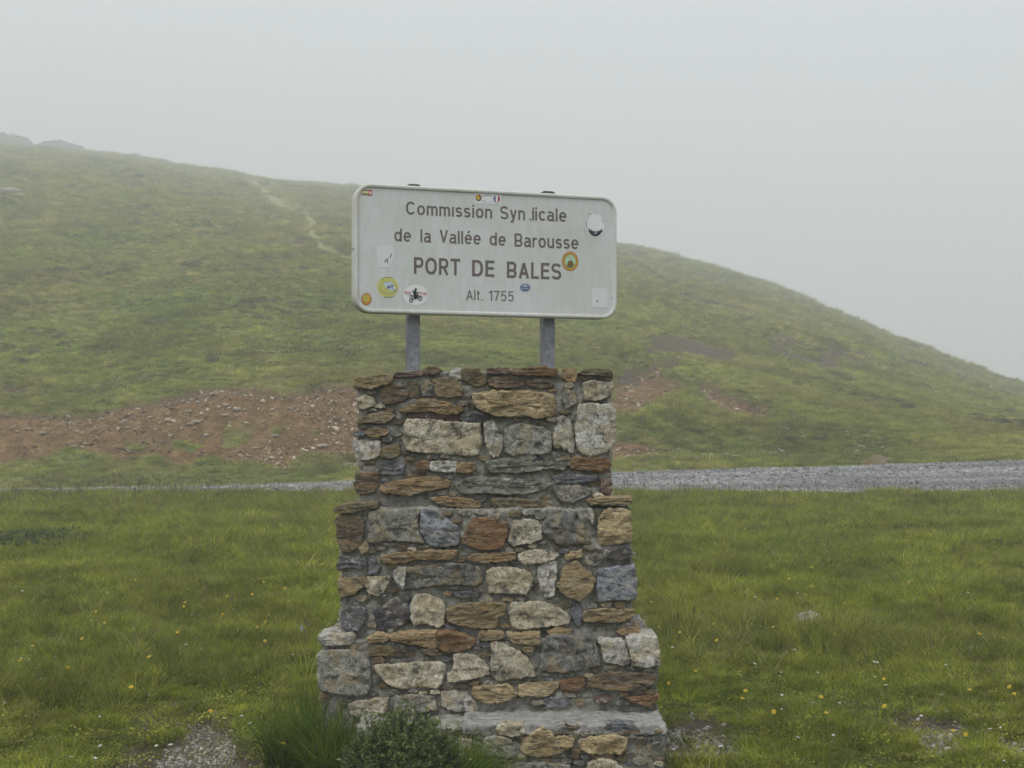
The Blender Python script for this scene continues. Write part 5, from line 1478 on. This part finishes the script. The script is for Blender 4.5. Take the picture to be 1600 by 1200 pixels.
# ------------------------------------------------------------ flowers
M_YEL = plain('hawkbit_petals', (0.48, 0.34, 0.03), 0.7); M_ST = plain('flower_stem', (0.07, 0.10, 0.03), 0.8)
M_WHT = plain('white_petals', (0.62, 0.60, 0.56), 0.8)
def flower_mesh(name, rad, h, mp, n=13, tilt=0.35, seed=0):
    r = np.random.default_rng(seed); V = []; Fc = []; mi = []
    for k in range(3):
        a = k * 2.094; V += [(0.0016 * math.cos(a), 0.0016 * math.sin(a), -0.01)]
    for k in range(3):
        a = k * 2.094; V += [(0.0012 * math.cos(a), 0.0012 * math.sin(a), h)]
    for k in range(3): Fc.append((k, (k + 1) % 3, 3 + (k + 1) % 3, 3 + k)); mi.append(0)
    Rt = Matrix.Rotation(tilt, 3, 'X')
    top = Vector((0, 0, h))
    for ring, (rr_, up) in enumerate(((1.0, 0.18), (0.62, 0.45))):
        for k in range(n):
            a = 2 * math.pi * (k + ring * .5) / n; da = 0.26
            rv = rad * rr_ * r.uniform(.85, 1.1)
            q = [Vector((0, 0, 0.002 * ring)), Vector((rv * .75 * math.cos(a - da), rv * .75 * math.sin(a - da), rv * up)), Vector((rv * math.cos(a), rv * math.sin(a), rv * up * .9)), Vector((rv * .75 * math.cos(a + da), rv * .75 * math.sin(a + da), rv * up))]
            i = len(V); V += [top + Rt @ v for v in q]; Fc.append((i, i + 1, i + 2, i + 3)); mi.append(1)
    o = mobj(name, V, Fc, [M_ST, mp], midx=mi, link=False)
    return o
YFLOW = [(5,897),(72,937),(150,956),(163,975),(289,938),(287,947),(355,930),(376,891),(394,930),(412,908),(420,965),(415,977),(402,983),(502,891),(445,924),(277,993),(167,926),(128,1005),(233,1031),(30,1037),(106,1050),(205,1070),(51,1014),(348,961),(329,1111),(443,1172),(414,1002),(211,911),(10,857),(405,798),(495,793),(514,818),(192,791),(287,809),
      (1018,942),(1116,979),(1062,989),(1087,1050),(1045,1069),(1165,1082),(1160,1102),(1209,1116),(1283,1094),(1291,1118),(1382,1101),(1381,1070),(1515,1077),(1577,1071),(1585,1079),(1259,927),(1268,916),(1268,883),(1320,940),(1420,915),(1233,907),(1379,840),(1402,844),(1416,846),(1388,820),(1233,813),(1291,972),(1208,989),(1304,997),(1531,1000),(1567,1007),(1120,1007),(1214,933),(1489,1154),(1509,1156),(1228,876),(1029,983),(1164,824)]
fm = [flower_mesh('yellow_flower', 0.019, 0.12, M_YEL, 12, 0.45, 1), flower_mesh('yellow_flower', 0.017, 0.15, M_YEL, 10, 0.3, 2), flower_mesh('yellow_flower', 0.020, 0.10, M_YEL, 13, 0.6, 3)]
FL = []
for k, (px, py) in enumerate(YFLOW):
    q = ground_hit(px, py)
    if q is None: continue
    src = fm[k % 3]
    o = bpy.data.objects.new('yellow_flower', src.data); COL.objects.link(o)
    h = (0.12, 0.15, 0.10)[k % 3]
    # step back so that the head, not the foot, stands where the flower shows
    Yb = min(q.y - h * q.y / EYE * 0.9, 28.0)
    Xb = q.x * Yb / q.y
    o.location = (Xb, Yb, float(field_height(np.array(Xb), np.array(Yb))) + 0.005)
    sc_ = random.uniform(0.55, 0.85) * (1.0 if q.y < 16 else 1.25)
    o.scale = (sc_, sc_, 1); o.rotation_euler = (0, 0, random.uniform(-0.6, 0.6))
    FL.append((o, px, py))
ORD = ['leftmost', 'second from the left', 'third from the left', 'fourth from the left', 'fifth from the left', 'sixth from the left', 'seventh from the left', 'eighth from the left', 'ninth from the left', 'tenth from the left', 'eleventh from the left', 'twelfth from the left']
BANDS = [(860, 'at top step height'), (900, 'just below top step height'), (940, 'at mid pillar height'), (975, 'above low step height'), (1010, 'at low step height'), (1075, 'at widest tier height'), (1300, 'at ledge height')]
cells = {}
for o, px, py in FL:
    b = next(n_ for lim, n_ in BANDS if py < lim)
    cells.setdefault(('left' if px < 760 else 'right', b), []).append((px, o))
for (side, b), ls in cells.items():
    ls.sort(key=lambda q: q[0])
    for i, (_, o) in enumerate(ls):
        who = 'the only' if len(ls) == 1 else ('rightmost' if i == len(ls) - 1 else ORD[i])
        tag(o, '%s yellow flower %s of the pillar, %s' % (who, side, b), 'flower', 'yellow flowers dotted over the meadow')
wp = [flower_mesh('clover_head', 0.013, 0.045, M_WHT, 6, 0.2, 5), flower_mesh('clover_head', 0.010, 0.08, M_WHT, 6, 0.4, 6)]
X, Y, g, m = field_points(60)
keep = fbm(X * 0.7, Y * 0.6, 3, 181) > -0.15
X, Y = X[keep], Y[keep]
scatter('white_flowers', mk(X, Y, -0.004), RNG.uniform(0, 6.28, len(X)), RNG.uniform(0.7, 1.3, len(X)), RNG.integers(0, 2, len(X)), wp, 'tiny white clover flowers sprinkled through the meadow', 'flowers')
n = 900
px = RNG.normal(480, 130, n); q = RNG.uniform(42, 62, n)
X = (px - 800) / F * q; Y = q
px2 = RNG.uniform(960, 1400, 260); Y2 = RNG.uniform(37, 44, 260); X2 = (px2 - 800) / F * Y2
X = np.concatenate([X, X2]); Y = np.concatenate([Y, Y2])
mh = hill_masks(X, Y); keep = (mh[0] < .3) & (fbm(X * 0.4, Y * 0.3, 3, 191) > 0.12)
X, Y = X[keep], Y[keep]; z = hill_height(X, Y)
scatter('hill_flowers', np.stack([X, Y, z + 0.08], -1), RNG.uniform(0, 6.28, len(X)), RNG.uniform(3.5, 7.5, len(X)), RNG.integers(0, 2, len(X)), wp, 'white cotton flowers dotted on the lower hillside', 'flowers', zsc=RNG.uniform(1.5, 3, len(X)))

# ------------------------------------------------------------ single rocks
def rock(name, label, px, py, size, col, seed, flat=0.6, group=None, cat='rock', sink=0.25, hit=None, stretch=1.0, mat=None):
    q = hit or ground_hit(px, py)
    r = random.Random(seed)
    t = MS['granite'] if mat is None else mat
    V = []; Fc = []; ns, nr = 22, 12
    for i in range(nr + 1):
        th = math.pi * i / nr
        for j in range(ns):
            ph = 2 * math.pi * j / ns
            d = Vector((math.sin(th) * math.cos(ph) * stretch, math.sin(th) * math.sin(ph) * 0.8, math.cos(th) * flat))
            k = 1 + 0.26 * mnoise.noise(d * 1.7 + Vector((seed, 0, 0))) + 0.14 * mnoise.noise(d * 4.2 + Vector((0, seed, 0))) + 0.06 * mnoise.noise(d * 9)
            V.append(d * (size / 2) * k)
    for i in range(nr):
        for j in range(ns):
            a = i * ns + j; b = i * ns + (j + 1) % ns
            if i == 0: Fc.append((a, a + ns, b + ns))
            elif i == nr - 1: Fc.append((a, a + ns, b))
            else: Fc.append((a, a + ns, b + ns, b))
    o = mobj(name, V, Fc, t, smoothf=False)
    o.location = (q.x, q.y, q.z + size * flat * 0.5 * (1 - 2 * sink))
    o.color = (*C[col], 1)
    return tag(o, label, cat, group)
rock('boulder', 'pale rounded rock half sunk in the grass right of the pillar', 1262, 992, 0.24, 'light', 3, 0.75, sink=0.0)
rock('small_stone', 'small pale stone at the left edge of the foreground turf', 22, 1108, 0.028, 'light', 4, 0.7, cat='stone', sink=.1)
rock('small_stone', 'small white stone beside the bare gravel left of the tussock', 361, 1146, 0.022, 'white', 5, 0.7, cat='stone', sink=.1)
rock('small_stone', 'small grey stone at the lower right of the gravel patch', 366, 1181, 0.024, 'light', 6, 0.8, cat='stone', sink=.1)
rock('hill_rock', 'pale flat rock high on the foggy left hillside', 16, 302, 2.0, 'light', 7, 0.35)
rock('hill_rock', 'smaller pale rock just below the flat one on the left hillside', 28, 309, 1.2, 'light', 8, 0.4)
# grassy rock outcrops on the skyline
def outcrop(label, p0, ys, seed, cairn=None):
    (pa, pb) = p0
    cxp = (pa + pb) / 2; Yr = 368.0
    z0_ = float(base_z(np.array([X_(cxp, Yr)]), np.array([Yr]))[0])
    th = thing('rock_outcrop', label, 'outcrop', (X_(cxp, Yr), Yr, z0_))
    V = []; Fc = []; nx, ny = 60, 10
    for i in range(nx + 1):
        pxx = pa + (pb - pa) * i / nx
        top = zfrom(np.interp(pxx, [q[0] for q in ys], [q[1] for q in ys]), Yr)
        for j in range(ny + 1):
            a = math.pi * j / ny
            y = Yr - 4.5 * math.cos(a)
            gz = float(base_z(np.array([X_(pxx, y)]), np.array([y]))[0]) - 0.6
            e = math.sin(a) ** 0.45
            z = gz + (top - gz) * e + 0.35 * mnoise.noise(Vector((pxx * .15, y * .7, seed))) * e
            V.append((X_(pxx, y), y, z))
    for i in range(nx):
        for j in range(ny):
            a = i * (ny + 1) + j; Fc.append((a, a + ny + 1, a + ny + 2, a + 1))
    mobj('turf_mound', V, Fc, M_OUT, th)
    if cairn:
        for dx, w_, h_ in cairn:
            c = at(dx[0], dx[1], Yr)
            v_, f_ = box_mesh(c.x - w_, c.x + w_, Yr - w_, Yr + w_, c.z - h_, c.z + h_ * .4)
            v_ = [Vector(q) + Vector((mnoise.noise(Vector(q)) * .1, 0, mnoise.noise(Vector(q) * 2) * .15)) for q in v_]
            mobj('stone', v_, f_, MS['granite'], th)
t = NT('outcrop_turf'); p = t.pos(); nn_ = t.noise(0.6, 6, p, 0.7)
M_OUT = t.done(t.pbr(t.ramp(nn_, [(0.38, (0.025, 0.03, 0.018)), (0.5, (0.06, 0.05, 0.035)), (0.64, (0.11, 0.085, 0.06))]), 0.95, t.bump(nn_, 1.0, 0.5)))
outcrop('dark rocky outcrop on the skyline at the far left edge of the hill', (-60, 52), [(-60, 210), (-20, 206), (2, 208), (8, 212), (25, 213), (38, 216), (47, 225), (52, 240)], 3, cairn=[((19, 212), 0.7, 1.9), ((15, 215), 0.6, 1.4)])
outcrop('low brown rock outcrop right of the first on the left skyline', (46, 134), [(46, 232), (55, 226), (68, 221), (90, 220), (102, 224), (115, 227), (127, 231), (131, 240), (134, 246)], 9)
# mound of earth beside the road
q = at(1372, 724, 36.9)
V = []; Fc = []; n1_, n2_ = 20, 8
for i in range(n2_ + 1):
    for j in range(n1_):
        a = 2 * math.pi * j / n1_; r_ = i / n2_
        x = q.x + 0.62 * r_ * math.cos(a); y = 36.9 + 0.5 * r_ * math.sin(a)
        gz = float(hill_height(np.array([x]), np.array([y]))[0])
        V.append((x, y, gz - 0.02 + 0.15 * (1 - r_) ** 0.9 + 0.05 * (1 - r_) * mnoise.noise(Vector((x * 5, y * 5, 1)))))
for i in range(n2_):
    for j in range(n1_):
        a = i * n1_ + j; b = i * n1_ + (j + 1) % n1_
        Fc.append((a, a + n1_, b + n1_, b) if i else (a, a + n1_, b + n1_))
t = NT('loose_earth'); p = t.pos(); nn_ = t.noise(14, 6, p, 0.7)
tag(mobj('earth_mound', V, Fc, t.done(t.pbr(t.ramp(nn_, [(0.38, (0.085, 0.065, 0.035)), (0.62, (0.19, 0.15, 0.09))]), 0.95, t.bump(nn_, .8, .05))), smoothf=True), 'small heap of brown earth at the far edge of the gravel road', 'earth mound')
# larger scree blocks that can be told apart
blocks = [(305, 663, .30, 'pale'), (298, 665, .24, 'tan'), (352, 637, .22, 'pale'), (322, 681, .17, 'white'), (505, 699, .30, 'pale'), (370, 642, .30, 'pale'), (352, 654, .22, 'pale'), (66, 678, .26, 'pale'), (45, 673, .22, 'tan'), (196, 661, .16, 'white'), (200, 672, .18, 'pale'), (453, 640, .17, 'light'), (385, 664, .2, 'light'), (310, 630, .16, 'light'), (295, 644, .2, 'pale'), (134, 695, .22, 'tan'), (430, 682, .22, 'pale'), (474, 683, .16, 'pale'), (399, 702, .2, 'pale'), (235, 654, .18, 'pale')]
BL = []
for k, (px, py, sz, cl) in enumerate(blocks):
    BL.append((rock('scree_block', None, px, py, sz * 0.8, cl, 20 + k, 0.5, 'larger blocks in the scree', 'stone', stretch=1.15), px, py, cl))
cells = {}
for o, px, py, cl in BL:
    b = 'along the top of the scree' if py < 652 else 'halfway up the scree' if py < 675 else 'low in the scree'
    cells.setdefault((b, 'brownish' if cl == 'tan' else 'whitish' if cl == 'white' else 'pale'), []).append((px, o))
for (b, c), ls in cells.items():
    ls.sort(key=lambda q: q[0])
    for i, (_, o) in enumerate(ls):
        who = 'the only' if len(ls) == 1 else ('rightmost' if i == len(ls) - 1 else ORD[i])
        o['label'] = '%s %s stone block %s' % (who, c, b)
# scrap caught in the grass
q = ground_hit(471, 995)
V = [(-.008, 0, .0), (.010, .004, .0), (.014, .006, .025), (.004, .002, .055), (-.006, -.002, .042), (-.012, -.003, .02)]
V2 = [(x, y + .002, z) for x, y, z in V]
o = mobj('paper_scrap', V + V2, [(0, 1, 2, 3, 4, 5), (11, 10, 9, 8, 7, 6)] + [(i, (i + 1) % 6, 6 + (i + 1) % 6, 6 + i) for i in range(6)], plain('scrap', (0.42, 0.48, 0.50), .6))
o.location = (q.x * .985, q.y * .985, q.z + 0.06)
tag(o, 'small pale blue scrap caught upright in the grass beside the pillar', 'litter')
